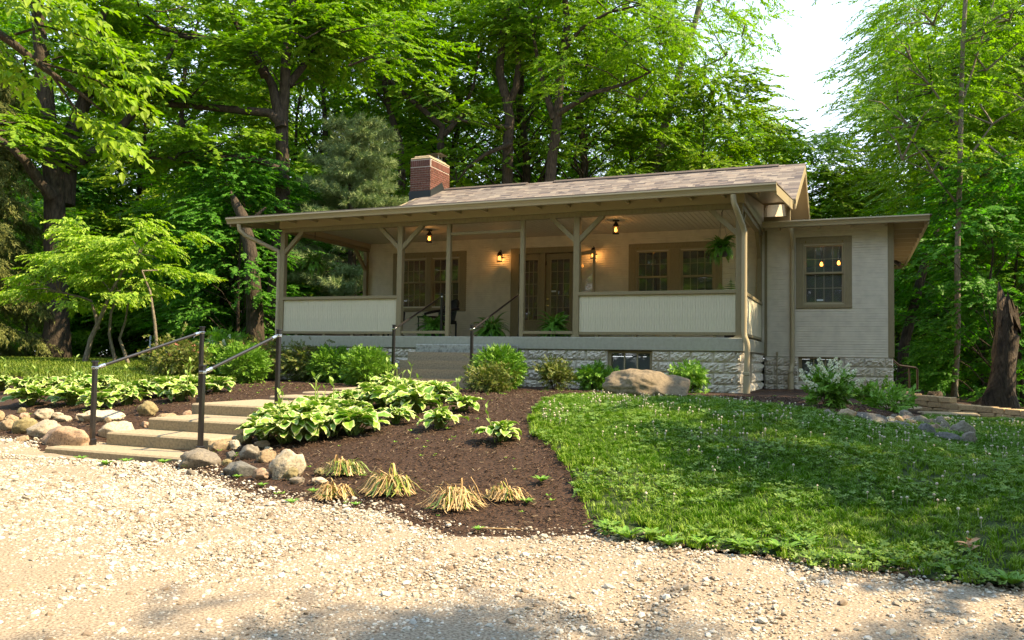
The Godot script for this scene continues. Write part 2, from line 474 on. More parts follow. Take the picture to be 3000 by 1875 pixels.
func build_ground_cover() -> void:
	# grass of the front lawn
	var xs := []
	var cols := []
	var tries := 52000
	for i in tries:
		var x := rf(-2.1, 4.6)
		var a := lawn_north(x)
		var b := lawn_south(x)
		var z := rf(a - 0.03, b + 0.06)
		if rng.randf() > (b - a) / 8.0 or not in_view(x, z): continue
		var s := rf(0.7, 1.3) * (1.15 if z < 5 else 1.0)
		var patch := noise.get_noise_2d(x * 25, z * 25 + 50)
		if patch > 0.22 and rng.randf() < 0.7: continue
		xs.append(Transform3D(Basis(Vector3.UP, rng.randf() * TAU).scaled(Vector3(s, s * rf(0.7, 1.1), s)), on(x, z, 0.008)))
		var t := clampf(0.5 + patch + rf(-0.35, 0.35), 0, 1)
		cols.append(Color(0.11, 0.23, 0.014).lerp(Color(0.22, 0.33, 0.028), t))
	scatter("lawn_grass", blade_tuft(21, 10, 0.058, 0.0034, 0.024).mesh(), M.grass, xs, cols, "short green grass of the front lawn beside the mulch bed", "grass")
	xs = []; cols = []
	for i in 26000:      # the side lawn, far off
		var x := rf(-44, -10.4)
		var z := rf(-14, 3.6)
		if not in_view(x, z, 0.5): continue
		xs.append(Transform3D(Basis(Vector3.UP, rng.randf() * TAU).scaled(Vector3.ONE * rf(0.8, 1.5)), on(x, z, 0.0)))
		cols.append(Color(0.11, 0.19, 0.022).lerp(Color(0.22, 0.27, 0.04), rng.randf()))
	scatter("side_grass", blade_tuft(22, 12, 0.10, 0.008, 0.10).mesh(), M.grass, xs, cols, "sunlit grass of the side lawn in front of the dogwood", "grass")
	# clover in the lawn
	var cl := Geo.new()
	for k in 5:
		var o := Vector3(rf(-0.03, 0.03), rf(0.02, 0.05), rf(-0.03, 0.03))
		for j in 3:
			var a := TAU * j / 3 + k
			var d := Vector3(cos(a), rf(-0.3, 0.6), sin(a))
			var s := d.cross(Vector3.UP).normalized() * 0.007
			cl.quad(o, o + d * 0.009 + s, o + d * 0.018, o + d * 0.009 - s, grey(rf(0.8, 1.2)))
	xs = []; cols = []
	for i in 7500:
		var x := rf(-2.1, 4.2)
		var z := rf(lawn_north(x), lawn_south(x) + 0.12)
		if noise.get_noise_2d(x * 40, z * 40) < -0.05 or not in_view(x, z): continue
		xs.append(Transform3D((Basis(Vector3.UP, rng.randf() * TAU) * Basis(Vector3.RIGHT, rf(-0.7, 0.7))).scaled(Vector3.ONE * rf(0.8, 1.5)), on(x, z, rf(0.0, 0.03))))
		cols.append(Color(0.10, 0.20, 0.03).lerp(Color(0.19, 0.30, 0.05), rng.randf()))
	scatter("clover", cl.mesh(), M.grass, xs, cols, "clover leaves mixed into the front lawn", "clover")
	var fl := Geo.new()
	fl.lathe([Vector2(0.0015, -0.05), Vector2(0.0015, 0.0), Vector2(0.008, 0.003), Vector2(0.010, 0.010), Vector2(0.006, 0.017), Vector2(0.0, 0.019)], 6)
	xs = []; cols = []
	for i in 2600:
		var x := rf(-1.8, 4.2)
		var z := rf(lawn_north(x), lawn_south(x) - 0.3)
		var dense := ss(8.6, 4.5, z + x * 0.1)
		if rng.randf() > 0.12 + dense * 0.5 or noise.get_noise_2d(x * 50 + 9, z * 50) < -0.05 or not in_view(x, z): continue
		xs.append(Transform3D(Basis(Vector3.RIGHT, rf(-0.3, 0.3)).scaled(Vector3.ONE * rf(0.7, 1.15)), on(x, z, rf(0.07, 0.095))))
		cols.append(Color(0.62, 0.58, 0.48).lerp(Color(0.55, 0.45, 0.36), rng.randf()))
	scatter("clover_blossoms", fl.mesh(), M.petal, xs, cols, "small white clover blossoms dotted over the front lawn", "clover")
	# loose stones of the drive
	var shapes := []
	for k in 4: shapes.append(rock_geo(100 + k, Vector3(1, 0.55, 0.8), 0, 0.5).mesh())
	var tf := [[], [], [], []]
	var tc := [[], [], [], []]
	for i in 175000:
		var x := rf(-8.6, 3.3)
		var z := rf(7.9, 13.1)
		if not in_view(x, z, 0.5): continue
		var e := drive_edge(x)
		var over := e - z
		if over > 0.25 or (over > 0 and rng.randf() > 0.25): continue
		if x > -7.0 and x < -4.75 and z < 8.26: continue
		var track := noise.get_noise_2d(x * 9 + 30, z * 22)
		var edge := ss(1.0, 0.1, z - e)
		if rng.randf() > 0.62 + edge * 0.4 - track * 1.0: continue
		var near := ss(8.0, 4.0, Vector2(x - 1.787, z - 15.065).length())
		var s := 0.0068 * exp(rf(-0.6, 0.8)) * (1.25 - near * 0.35)
		if rng.randf() < 0.06: s *= rf(1.5, 2.6)
		var b := Basis(Vector3.UP, rng.randf() * TAU) * Basis(Vector3.RIGHT, rf(-0.4, 0.4))
		var k := rng.randi() % 4
		tf[k].append(Transform3D(b.scaled(Vector3.ONE * s), on(x, z, s * 0.18)))
		var v := rf(0.5, 1.05)
		var c := Color(0.48, 0.42, 0.335) if rng.randf() < 0.45 else (Color(0.60, 0.57, 0.51) if rng.randf() < 0.7 else Color(0.30, 0.23, 0.165))
		tc[k].append(Color(c.r * v, c.g * v, c.b * v))
	for k in 4: scatter("gravel" if k == 0 else "gravel_%03d" % k, shapes[k], M.gravel, tf[k], tc[k], "crushed pale stone of the drive", "gravel")
	# wood chips of the bed
	var ch := Geo.new()
	ch.box(V(-1, -0.12, -0.22), V(1, 0.12, 0.22))
	xs = []; cols = []
	for i in 60000:
		var x := rf(-9.5, 3.0)
		var z := rf(1.5, 10.0)
		if not in_view(x, z, 0.1) or z > drive_edge(x) + 0.05 or (x > -2.0 and x < 8 and z > lawn_north(x) + 0.1 and z < lawn_south(x) - 0.08): continue
		if x > -6.7 and x < -5.0: continue
		var s := rf(0.006, 0.022)
		xs.append(Transform3D((Basis(Vector3.UP, rng.randf() * TAU) * Basis(Vector3.BACK, rf(-0.5, 0.5))).scaled(Vector3.ONE * s), on(x, z, 0.004)))
		var v := rf(0.5, 1.4)
		cols.append(Color(0.075 * v, 0.045 * v, 0.029 * v) if rng.randf() < 0.90 else Color(0.20, 0.15, 0.10))
	scatter("wood_chips", ch.mesh(), M.chip, xs, cols, "dark brown shredded wood mulch of the planting bed", "mulch")
	var sd := Geo.new()
	for k in 4: leaf2(sd, V(0, 0.012, 0), Vector3(cos(k * 1.6), 0.5, sin(k * 1.6)).normalized(), Vector3.UP, 0.028, 0.016, grey(rf(0.8, 1.2)))
	xs = []; cols = []
	for i in 900:
		var x := rf(-9.5, 2.6)
		var z := rf(1.5, 9.9)
		if not in_view(x, z) or z > drive_edge(x) or (x > -2.0 and z > lawn_north(x) and z < lawn_south(x)) or (x > -6.9 and x < -4.8) or noise.get_noise_2d(x * 80, z * 80 + 300) < 0.0: continue
		xs.append(Transform3D(Basis(Vector3.UP, rng.randf() * TAU).scaled(Vector3.ONE * rf(0.6, 1.6)), on(x, z, 0.002)))
		cols.append(Color(0.13, 0.27, 0.03).lerp(Color(0.24, 0.36, 0.05), rng.randf()))
	scatter("seedlings", sd.mesh(), M.grass, xs, cols, "tiny green seedlings sprouting through the dark mulch", "seedlings")
	# litter of the woods floor
	var lf := Geo.new()
	lf.quad(V(-1, 0, 0), V(0, 0.1, 0.5), V(1, 0, 0), V(0, 0.1, -0.5))
	xs = []; cols = []
	for i in 9000:
		var x := rf(-40, 14)
		var z := rf(-40, 2)
		if not in_view(x, z) or (x > -10.5 and x < 2.8 and z > -12): continue
		xs.append(Transform3D(Basis(Vector3.UP, rng.randf() * TAU).scaled(Vector3.ONE * rf(0.04, 0.1)), on(x, z, 0.02)))
		cols.append(Color(0.13, 0.075, 0.04).lerp(Color(0.05, 0.10, 0.015), rng.randf()))
	scatter("leaf_litter", lf.mesh(), M.grass, xs, cols, "brown and green leaf litter on the woods floor", "leaf litter")

# ------------------------------------------------------------------ stones
var ico_v := []
var ico_f := []
func ico(level: int) -> void:
	if ico_v.size() > level: return
	if level == 0:
		var t := (1.0 + sqrt(5.0)) / 2.0
		var v := [V(-1, t, 0), V(1, t, 0), V(-1, -t, 0), V(1, -t, 0), V(0, -1, t), V(0, 1, t), V(0, -1, -t), V(0, 1, -t), V(t, 0, -1), V(t, 0, 1), V(-t, 0, -1), V(-t, 0, 1)]
		for i in v.size(): v[i] = v[i].normalized()
		ico_v.append(v)
		ico_f.append([[0, 11, 5], [0, 5, 1], [0, 1, 7], [0, 7, 10], [0, 10, 11], [1, 5, 9], [5, 11, 4], [11, 10, 2], [10, 7, 6], [7, 1, 8], [3, 9, 4], [3, 4, 2], [3, 2, 6], [3, 6, 8], [3, 8, 9], [4, 9, 5], [2, 4, 11], [6, 2, 10], [8, 6, 7], [9, 8, 1]])
		return
	ico(level - 1)
	var v: Array = ico_v[level - 1].duplicate()
	var f := []
	var mids := {}
	var mid := func(a: int, b: int) -> int:
		var key := Vector2i(mini(a, b), maxi(a, b))
		if not mids.has(key):
			mids[key] = v.size()
			v.append(((v[a] + v[b]) / 2.0).normalized())
		return mids[key]
	for q in ico_f[level - 1]:
		var a: int = mid.call(q[0], q[1])
		var b: int = mid.call(q[1], q[2])
		var c: int = mid.call(q[2], q[0])
		f.append_array([[q[0], a, c], [q[1], b, a], [q[2], c, b], [a, b, c]])
	ico_v.append(v)
	ico_f.append(f)

func rock_geo(seed_: int, size: Vector3, level := 3, rough := 0.35, col := Color.WHITE) -> Geo:
	ico(level)
	var r := RandomNumberGenerator.new()
	r.seed = seed_
	var fn := FastNoiseLite.new()
	fn.seed = seed_
	fn.frequency = 0.8
	fn.fractal_octaves = 4
	var cuts := []
	for k in 7: cuts.append([Vector3(r.randfn(), r.randfn() * 0.7, r.randfn()).normalized(), r.randf_range(0.62, 0.95)])
	var pts := []
	for d: Vector3 in ico_v[level]:
		var q := d * (1.0 + fn.get_noise_3dv(d * 1.6) * rough)
		for c in cuts:
			var over: float = q.dot(c[0]) - c[1]
			if over > 0: q -= c[0] * over * 0.85
		pts.append(q * size)
	var nr := []
	nr.resize(pts.size())
	nr.fill(Vector3.ZERO)
	for t in ico_f[level]:
		var m: Vector3 = (pts[t[1]] - pts[t[0]]).cross(pts[t[2]] - pts[t[0]])
		for k in t: nr[k] += m
	var g := Geo.new()
	for t in ico_f[level]:
		if level == 0: g.tri(pts[t[0]], pts[t[1]], pts[t[2]], col)
		else: g.trin(pts[t[0]], pts[t[1]], pts[t[2]], nr[t[0]].normalized(), nr[t[1]].normalized(), nr[t[2]].normalized(), col)
	return g

const STONE := [Color(0.36, 0.27, 0.17), Color(0.30, 0.25, 0.13), Color(0.50, 0.43, 0.33), Color(0.40, 0.28, 0.20), Color(0.25, 0.22, 0.18), Color(0.15, 0.148, 0.138)]
const STONE_NAME := ["tan", "mossy olive", "pale cream", "pinkish", "grey brown", "dark slate grey"]
func build_stones() -> void:
	var left := [[-8.48,7.58,0.25,0.13,0],[-8.86,7.26,0.20,0.11,0],[-8.07,7.63,0.35,0.19,1],[-7.62,7.71,0.36,0.21,2],[-8.94,7.01,0.13,0.09,3],[-8.65,6.92,0.27,0.14,2],[-8.45,6.88,0.14,0.09,2],[-8.18,7.01,0.20,0.08,2],[-8.05,6.87,0.12,0.08,2],[-7.02,7.86,0.60,0.31,3],[-7.71,6.80,0.51,0.14,2],[-7.44,6.93,0.09,0.08,0],[-6.90,7.24,0.44,0.21,2],[-7.33,6.36,0.24,0.19,1],[-6.98,6.73,0.12,0.09,3],[-6.94,6.38,0.34,0.12,0],[-6.80,6.15,0.15,0.12,3],[-7.59,8.02,0.14,0.07,0],[-7.47,7.96,0.07,0.04,2],[-9.44,6.69,0.15,0.08,1],[-9.3,7.2,0.3,0.16,0],[-9.8,7.3,0.35,0.18,2]]
	var right := [[-4.22,8.60,0.41,0.17,4],[-4.10,8.35,0.09,0.08,5],[-3.89,8.32,0.21,0.14,4],[-3.60,8.41,0.17,0.12,0],[-3.01,8.84,0.29,0.24,2],[-3.50,8.86,0.35,0.12,5],[-3.21,8.97,0.16,0.09,3],[-2.90,8.93,0.14,0.10,1],[-2.74,9.07,0.14,0.05,4],[-2.51,9.05,0.15,0.06,2],[-2.70,8.79,0.10,0.05,1],[-3.93,8.59,0.10,0.06,1],[-4.01,8.99,0.10,0.06,4],[-4.55,8.00,0.24,0.09,0],[-4.40,7.95,0.15,0.10,2],[-4.72,7.71,0.25,0.09,1],[-4.50,7.70,0.16,0.11,1],[-4.11,7.86,0.16,0.07,3],[-3.90,8.02,0.08,0.04,2]]
	var far := [[1.53,4.96,0.11,0.09,4],[1.70,4.79,0.23,0.11,0],[1.94,4.69,0.28,0.14,5],[2.25,4.41,0.25,0.06,5],[2.45,2.24,0.17,0.11,4],[2.58,3.05,0.21,0.13,4],[2.55,4.59,0.15,0.14,5],[2.44,3.69,0.13,0.08,0],[2.45,2.79,0.17,0.07,3],[2.75,2.66,0.12,0.09,0],[2.86,2.67,0.15,0.12,4],[2.98,1.61,0.23,0.10,1],[2.70,3.91,0.15,0.10,3],[2.83,3.62,0.11,0.13,4],[2.86,4.03,0.09,0.08,1],[2.99,3.94,0.20,0.19,4],[2.75,4.80,0.26,0.11,5],[2.96,4.71,0.16,0.14,4],[2.34,3.08,0.12,0.06,0],[2.20,3.76,0.13,0.06,2],[2.29,2.81,0.08,0.05,4],[2.61,4.93,0.05,0.04,0],[2.11,3.92,0.08,0.06,1],[2.36,4.71,0.10,0.05,4]]
	var where := ["in the stone edging left of the front steps, seen from the drive", "in the rock cluster between the front steps and the dry daylilies", "in the rock pile at the lawn edge below the stone wall"]
	where = ["in the stone edging beside the hostas and front steps", "in the rock cluster between front steps and dry daylilies", "in the rock pile on the lawn below the stone wall"]
	var groups := ["stones edging the hosta bed", "rocks beside the front steps", "rocks piled on the lawn edge"]
	var k := 0
	for i in 3:
		for s in [left, right, far][i]:
			k += 1
			var grow := 1.3 if i == 2 else 1.0
			var w: float = s[2] * 0.56 * grow
			var h: float = s[3] * 0.72 * grow
			var c: Color = STONE[s[4]]
			var v := rf(0.85, 1.15)
			var g := rock_geo(300 + k, Vector3(w, h, w * rf(0.6, 0.85)), 3, 0.3, Color(c.r * v, c.g * v, c.b * v))
			var big := "large " if s[2] > 0.32 else ("small " if s[2] < 0.13 else "")
			single("field_stone", big + STONE_NAME[s[4]] + " stone " + where[i], "stone", g, M.rock, on(s[0], s[1], s[3] * 0.5 - h * 0.45), rf(-0.5, 0.5) + 0.39, groups[i])
	# the boulder on the lawn
	var b := rock_geo(777, Vector3(0.70, 0.31, 0.42), 4, 0.25)
	var o := single("boulder", "long tan boulder lying on the lawn before the basement window", "boulder", b, M.boulder, on(-0.95, 3.15, 0.10), 0.18)
	o.rotation.z = -0.09
	# low stone wall right of the wing
	var wall := thing("stone_wall", "low tan limestone garden wall running out from the wing corner", "wall", Vector3.ZERO)
	var a := Vector2(2.62, -2.7)
	var e := Vector2(5.2, -0.4)
	var dir := (e - a).normalized()
	var length := a.distance_to(e)
	var meshes := []
	for m in 6:
		var g := Geo.new()
		var v := rf(0.85, 1.15)
		g.box(V(-0.5, 0, -0.5), V(0.5, 1, 0.5), 0.08, Color(0.50 * v, 0.36 * v, 0.20 * v))
		for j in g.p.size(): g.p[j] += Vector3(noise.get_noise_3dv(g.p[j] * 60 + Vector3.ONE * m * 40) * 0.10, noise.get_noise_3dv(g.p[j] * 60 + Vector3.ONE * m * 70) * 0.09, noise.get_noise_3dv(g.p[j] * 60) * 0.14)
		meshes.append(g.mesh())
	for row in 3:
		var s := 0.0 if row < 2 else 0.0
		var stop: float = length * [1.0, 0.72, 0.28][row]
		while s < stop:
			var l := rf(0.20, 0.36)
			var q := a + dir * (s + l / 2)
			var st := put(wall, "stone", meshes[rng.randi() % 6], M.limestone, Vector3(q.x, T(q.x, q.y) - 0.03 + row * 0.105 - 0.04 * (s / length), q.y))
			st.rotation.y = atan2(-dir.y, dir.x) + rf(-0.04, 0.04)
			st.scale = V(l - 0.012, 0.10, 0.24)
			s += l
	for q in [[2.32, -3.0, 0.6, 0.12], [2.35, -1.6, 0.5, 0.06], [2.5, -0.6, 0.65, 0.05], [3.3, -0.9, 0.9, 0.05]]:
		var g := Geo.new()
		g.box(V(-q[2] / 2, 0, -0.25), V(q[2] / 2, q[3], 0.25), 0.02, Color(0.40, 0.32, 0.20))
		for j in g.p.size(): g.p[j] += Vector3(noise.get_noise_3dv(g.p[j] * 90), 0, noise.get_noise_3dv(g.p[j] * 90 + Vector3.ONE * 50)) * 0.06
		single("flagstone", "flat tan flagstone step at the wing corner before the stone wall", "flagstone", g, M.limestone, on(q[0], q[1], -0.01), rf(-0.3, 0.3), "flagstones by the wing corner")

# ------------------------------------------------------------------ the cottage
const WALL := -3.58
func prism_board(x0: float, x1: float, y0: float, y1: float, z: float) -> Geo:      # one clapboard, thick edge down
	var g := Geo.new()
	g.extrude_x([Vector2(z - 0.004, y0), Vector2(z - 0.004, y1), Vector2(z + 0.001, y1), Vector2(z + 0.001, y1 - 0.013), Vector2(z + 0.021, y1 - 0.013), Vector2(z + 0.028, y0)], x0, x1)
	return g

func build_house() -> void:
	var house := thing("cottage", "cream clapboard cottage with wide covered front porch and low shingled roof", "house")
	# --- walls with openings, and rooms behind them
	var wall := Geo.new()
	var opening := [[-9.2, -7.42, 0.87, 2.10], [-5.83, -4.38, 0.0, 2.15], [-2.87, -1.07, 0.87, 2.10], [0.80, 1.63, 0.84, 2.10]]
	var last := -10.13
	for o in opening.slice(0, 3) + [[0.0, 0.0, 0, 0], opening[3], [2.52, 2.52, 0, 0]]:
		var top := 2.9 if o[0] < 0.1 else 2.51
		wall.box(V(last, -0.30, WALL - 0.16), V(o[0], top, WALL))
		if o[1] > o[0]:
			wall.box(V(o[0], o[3], WALL - 0.16), V(o[1], top, WALL))
			wall.box(V(o[0], -0.30, WALL - 0.16), V(o[1], o[2], WALL))
		last = o[1]
	var front := put(house, "front_wall", wall, M.siding)
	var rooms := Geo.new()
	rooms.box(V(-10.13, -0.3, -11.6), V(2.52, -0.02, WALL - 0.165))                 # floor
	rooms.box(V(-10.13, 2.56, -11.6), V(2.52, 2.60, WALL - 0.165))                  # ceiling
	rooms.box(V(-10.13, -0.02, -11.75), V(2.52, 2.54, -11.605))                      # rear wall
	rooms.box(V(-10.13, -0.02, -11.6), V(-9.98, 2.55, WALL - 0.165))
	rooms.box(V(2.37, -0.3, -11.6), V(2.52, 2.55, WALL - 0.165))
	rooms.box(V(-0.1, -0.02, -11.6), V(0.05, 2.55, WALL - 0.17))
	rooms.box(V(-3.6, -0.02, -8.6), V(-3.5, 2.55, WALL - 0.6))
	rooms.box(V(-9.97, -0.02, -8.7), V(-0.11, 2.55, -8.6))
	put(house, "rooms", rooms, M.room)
	# clapboards
	var casings := [[-9.37, -7.23, 0.74, 2.28], [-6.02, -4.22, -1.0, 2.29], [-3.04, -0.9, 0.74, 2.28], [0.65, 1.77, 0.74, 2.28]]
	var y := -0.285
	while y < 2.52:
		var y1 := y + 0.0535
		for part_ in [[-10.13, 0.02, 0.0], [0.06, 2.455, -0.29]]:
			if y < part_[2]: continue
			var x: float = part_[0]
			for cs in casings + [[part_[1], part_[1], -9, 9]]:
				if cs[0] > part_[1] + 0.001 or cs[0] < part_[0]: continue
				if y1 < cs[2] or y > cs[3]: continue
				if cs[0] - x > 0.02: put(front, "clapboard", prism_board(x, cs[0], y, y1, WALL), M.siding)
				x = maxf(x, cs[1])
		y = y1
	var base_trim := Geo.new()
	base_trim.box(V(0.03, -0.30, WALL), V(2.455, -0.285, WALL + 0.02))
	put(house, "water_table", base_trim, M.siding)
	for q in [[2.455, 2.572, -0.29, 2.50], [0.0, 0.055, -0.29, 2.45]]:
		var g := Geo.new()
		g.box(V(q[0], q[2], WALL - 0.02), V(q[1], q[3], WALL + 0.03), 0.004)
		put(house, "corner_board", g, M.trim)
	# --- foundation of rock-faced blocks
	build_foundation(house)
	# --- windows and doors
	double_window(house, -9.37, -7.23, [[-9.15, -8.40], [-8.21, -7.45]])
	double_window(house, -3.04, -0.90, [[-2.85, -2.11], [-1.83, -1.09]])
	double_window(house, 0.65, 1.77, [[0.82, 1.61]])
	build_doors(house)
	build_porch(house)
	build_roof(house)
	# rear and side walls under the roof
	var gable := Geo.new()
	for q in [[0.02, -0.10], [-10.13, -10.0]]:
		var x0: float = minf(q[0], q[1])
		var x1: float = maxf(q[0], q[1])
		gable.extrude_x([Vector2(-11.6, 2.70), Vector2(-7.6, 4.62), Vector2(-3.6, 2.95), Vector2(-3.6, 2.70)], x0, x1)
	var gw := put(house, "gable_wall", gable, M.gable)
	var yy := 2.72
	while yy < 4.55:      # boards of the sunlit gable
		var t := (yy - 2.95) / (4.62 - 2.95)
		var za := lerpf(-3.6, -7.6, clampf(t, 0, 1)) - 0.12
		var zb := lerpf(-11.6, -7.6, clampf((yy - 2.7) / 1.92, 0, 1)) + 0.12
		var g := Geo.new()
		g.box(V(0.022, yy, zb), V(0.036, yy + 0.066, za))
		var o := put(gw, "clapboard", g, M.gable)
		o.rotation = Vector3.ZERO
		yy += 0.07
	# side walls of the wing
	var side := Geo.new()
	side.box(V(2.525, -1.2, -11.6), V(2.545, 2.5, WALL - 0.03))
	side.box(V(-10.15, -1.2, -11.6), V(-10.135, 2.7, WALL - 0.03))
	put(house, "side_wall", side, M.siding)

func block_meshes() -> Array:
	var out := []
	for k in 8:
		var w := 0.392 if k < 6 else 0.19
		var g := Geo.new()
		var nx := 12 if k < 6 else 6
		var ny := 7
		var h := 0.19
		var fn := FastNoiseLite.new()
		fn.seed = 40 + k
		fn.frequency = 5.0
		fn.fractal_octaves = 3
		fn.fractal_type = FastNoiseLite.FRACTAL_RIDGED
		var q := []
		for i in nx + 1:
			var row := []
			for j in ny + 1:
				var u := float(i) / nx
				var v := float(j) / ny
				var edge := minf(minf(u, 1 - u) * w, minf(v, 1 - v) * h)
				var f := ss(0.012, 0.034, edge)
				var z := f * (0.026 + 0.050 * fn.get_noise_2d(u * w * 2.0, v * h * 2.6) + 0.010 * sin(u * 14.0 + k * 2.0))
				row.append(Vector3((u - 0.5) * w, (v - 0.5) * h, z))
			q.append(row)
		for i in nx:
			for j in ny: g.quad(q[i][j], q[i + 1][j], q[i + 1][j + 1], q[i][j + 1])
		var lo := V(-w / 2, -h / 2, 0)
		var hi := V(w / 2, h / 2, 0)
		g.quad(V(lo.x, hi.y, 0), V(hi.x, hi.y, 0), V(hi.x, hi.y, -0.03), V(lo.x, hi.y, -0.03))
		g.quad(V(lo.x, lo.y, -0.03), V(hi.x, lo.y, -0.03), V(hi.x, lo.y, 0), V(lo.x, lo.y, 0))
		g.quad(V(hi.x, lo.y, 0), V(hi.x, lo.y, -0.03), V(hi.x, hi.y, -0.03), V(hi.x, hi.y, 0))
		g.quad(V(lo.x, lo.y, -0.03), V(lo.x, lo.y, 0), V(lo.x, hi.y, 0), V(lo.x, hi.y, -0.03))
		out.append(g.mesh())
	return out

func build_foundation(house: Node3D) -> void:
	var g := Geo.new()
	g.box(V(-10.15, -1.35, -0.30), V(-2.53, -0.25, -0.06))
	g.box(V(-1.67, -1.35, -0.30), V(-0.06, -0.25, -0.06))
	g.box(V(-2.53, -1.35, -0.30), V(-1.67, -0.72, -0.07))
	g.box(V(-0.30, -1.35, -0.75), V(-0.065, -0.25, -0.31))
	g.box(V(-0.30, -1.35, WALL + 0.005), V(-0.065, -0.25, -1.75))
	g.box(V(-0.30, -1.35, -1.75), V(-0.075, -0.85, -0.75))
	g.box(V(0.0, -1.4, WALL - 0.30), V(0.70, -0.305, WALL - 0.005))
	g.box(V(1.53, -1.4, WALL - 0.30), V(2.55, -0.305, WALL - 0.005))
	g.box(V(0.70, -1.4, WALL - 0.30), V(1.53, -0.82, WALL - 0.012))
	g.box(V(2.53, -1.6, -11.6), V(2.55, -0.305, WALL - 0.31))
	g.box(V(-10.15, -1.35, -11.6), V(-9.9, -0.25, -0.31))
	var f := put(house, "foundation", g, M.mortar)
	var bm := block_meshes()
	var lay := func(x0: float, x1: float, top: float, rows: int, at: Callable, gaps: Array, turn: float) -> void:
		for r in rows:
			var yc: float = top - 0.1 - r * 0.2
			var x := x0 + (0.0 if r % 2 == 0 else -0.2)
			while x < x1 - 0.05:
				var a := maxf(x, x0)
				var b := minf(x + 0.4, x1)
				for gp in gaps:
					if yc > gp[2]:
						if a < gp[1] and b > gp[0]:
							if a < gp[0] - 0.08: b = minf(b, gp[0])
							elif b > gp[1] + 0.08: a = maxf(a, gp[1])
							else: b = a
				x += 0.4
				if b - a < 0.08: continue
				var full := b - a > 0.3
				var o := put(f, "block", bm[rng.randi() % 6 if full else 6 + rng.randi() % 2], M.block, at.call((a + b) / 2, yc))
				o.rotation.y = turn
				o.scale.x = (b - a - 0.008) / (0.392 if full else 0.19)
				if rng.randf() < 0.5: o.scale.y = 1.0
	lay.call(-10.15, -0.06, -0.245, 4, func(x, yc): return V(x, yc, -0.056), [[-2.53, -1.67, -0.75], [-6.4, -4.33, -2.0]], 0.0)
	lay.call(0.08, 3.52, -0.245, 4, func(x, yc): return V(-0.061, yc, -x), [[0.75, 1.75, -0.85]], PI / 2)
	lay.call(0.0, 2.55, -0.30, 4, func(x, yc): return V(x, yc, WALL - 0.001), [[0.70, 1.53, -0.82]], 0.0)
	basement_window(house, -2.53, -1.67, -0.26, -0.72, -0.14)
	basement_window(house, 0.70, 1.53, -0.305, -0.82, WALL - 0.09)
	var rear := Geo.new()      # the rear and inner foundation walls close the cellar
	rear.box(V(-10.15, -1.6, -11.75), V(2.55, -0.31, -11.61))
	rear.box(V(0.02, -1.5, -11.6), V(0.12, -0.31, WALL - 0.31))
	put(house, "rear_foundation", rear, M.mortar)
	var hatch := Geo.new()
	hatch.box(V(-0.16, -0.85, -1.75), V(-0.12, -0.25, -0.75), 0.004)
	put(house, "cellar_hatch", hatch, M.gutter)

func basement_window(house: Node3D, x0: float, x1: float, y1: float, y0: float, z: float) -> void:
	var fr := Geo.new()
	fr.box(V(x0, y0, z - 0.04), V(x0 + 0.07, y1, z + 0.05))
	fr.box(V(x1 - 0.05, y0, z - 0.04), V(x1, y1, z + 0.05))
	fr.box(V(x0 + 0.07, y1 - 0.04, z - 0.04), V(x1 - 0.05, y1, z + 0.05))
	fr.box(V(x0 + 0.07, y0, z - 0.04), V(x1 - 0.05, y0 + 0.04, z + 0.05))
	var w := put(house, "basement_window", fr, M.trim)
	var a := x0 + 0.07
	var d := (x1 - 0.05 - a) / 3
	for k in 3:
		var p := Geo.new()
		p.box(V(a + d * k + 0.012, y0 + 0.04, z - 0.003), V(a + d * (k + 1) - 0.012, y1 - 0.04, z + 0.003))
		put(w, "pane", p, M.glass)
		if k:
			var m := Geo.new()
			m.box(V(a + d * k - 0.012, y0 + 0.04, z - 0.015), V(a + d * k + 0.012, y1 - 0.04, z + 0.02))
			put(w, "muntin", m, M.gutter)

func sash(parent: Node3D, x0: float, x1: float, y0: float, y1: float, z: float, cols: int, rows: int, rail := 0.04) -> void:
	var g := Geo.new()
	g.box(V(x0, y0, z - 0.018), V(x0 + rail, y1, z + 0.018), 0.003)
	g.box(V(x1 - rail, y0, z - 0.018), V(x1, y1, z + 0.018), 0.003)
	g.box(V(x0 + rail, y1 - rail, z - 0.018), V(x1 - rail, y1, z + 0.018), 0.003)
	g.box(V(x0 + rail, y0, z - 0.018), V(x1 - rail, y0 + rail, z + 0.018), 0.003)
	put(parent, "sash", g, M.sash)
	var w := (x1 - x0 - 2 * rail) / cols
	var h := (y1 - y0 - 2 * rail) / rows
	for i in range(1, cols):
		var m := Geo.new()
		m.box(V(x0 + rail + w * i - 0.006, y0 + rail, z - 0.010), V(x0 + rail + w * i + 0.006, y1 - rail, z + 0.012))
		put(parent, "muntin", m, M.sash)
	for j in range(1, rows):
		var m := Geo.new()
		m.box(V(x0 + rail, y0 + rail + h * j - 0.006, z - 0.008), V(x1 - rail, y0 + rail + h * j + 0.006, z + 0.010))
		put(parent, "muntin", m, M.sash)
	for i in cols:
		for j in rows:
			var p := Geo.new()
			p.box(V(x0 + rail + w * i + 0.006, y0 + rail + h * j + 0.006, z - 0.002), V(x0 + rail + w * (i + 1) - 0.006, y0 + rail + h * (j + 1) - 0.006, z + 0.002))
			put(parent, "pane", p, M.glass)

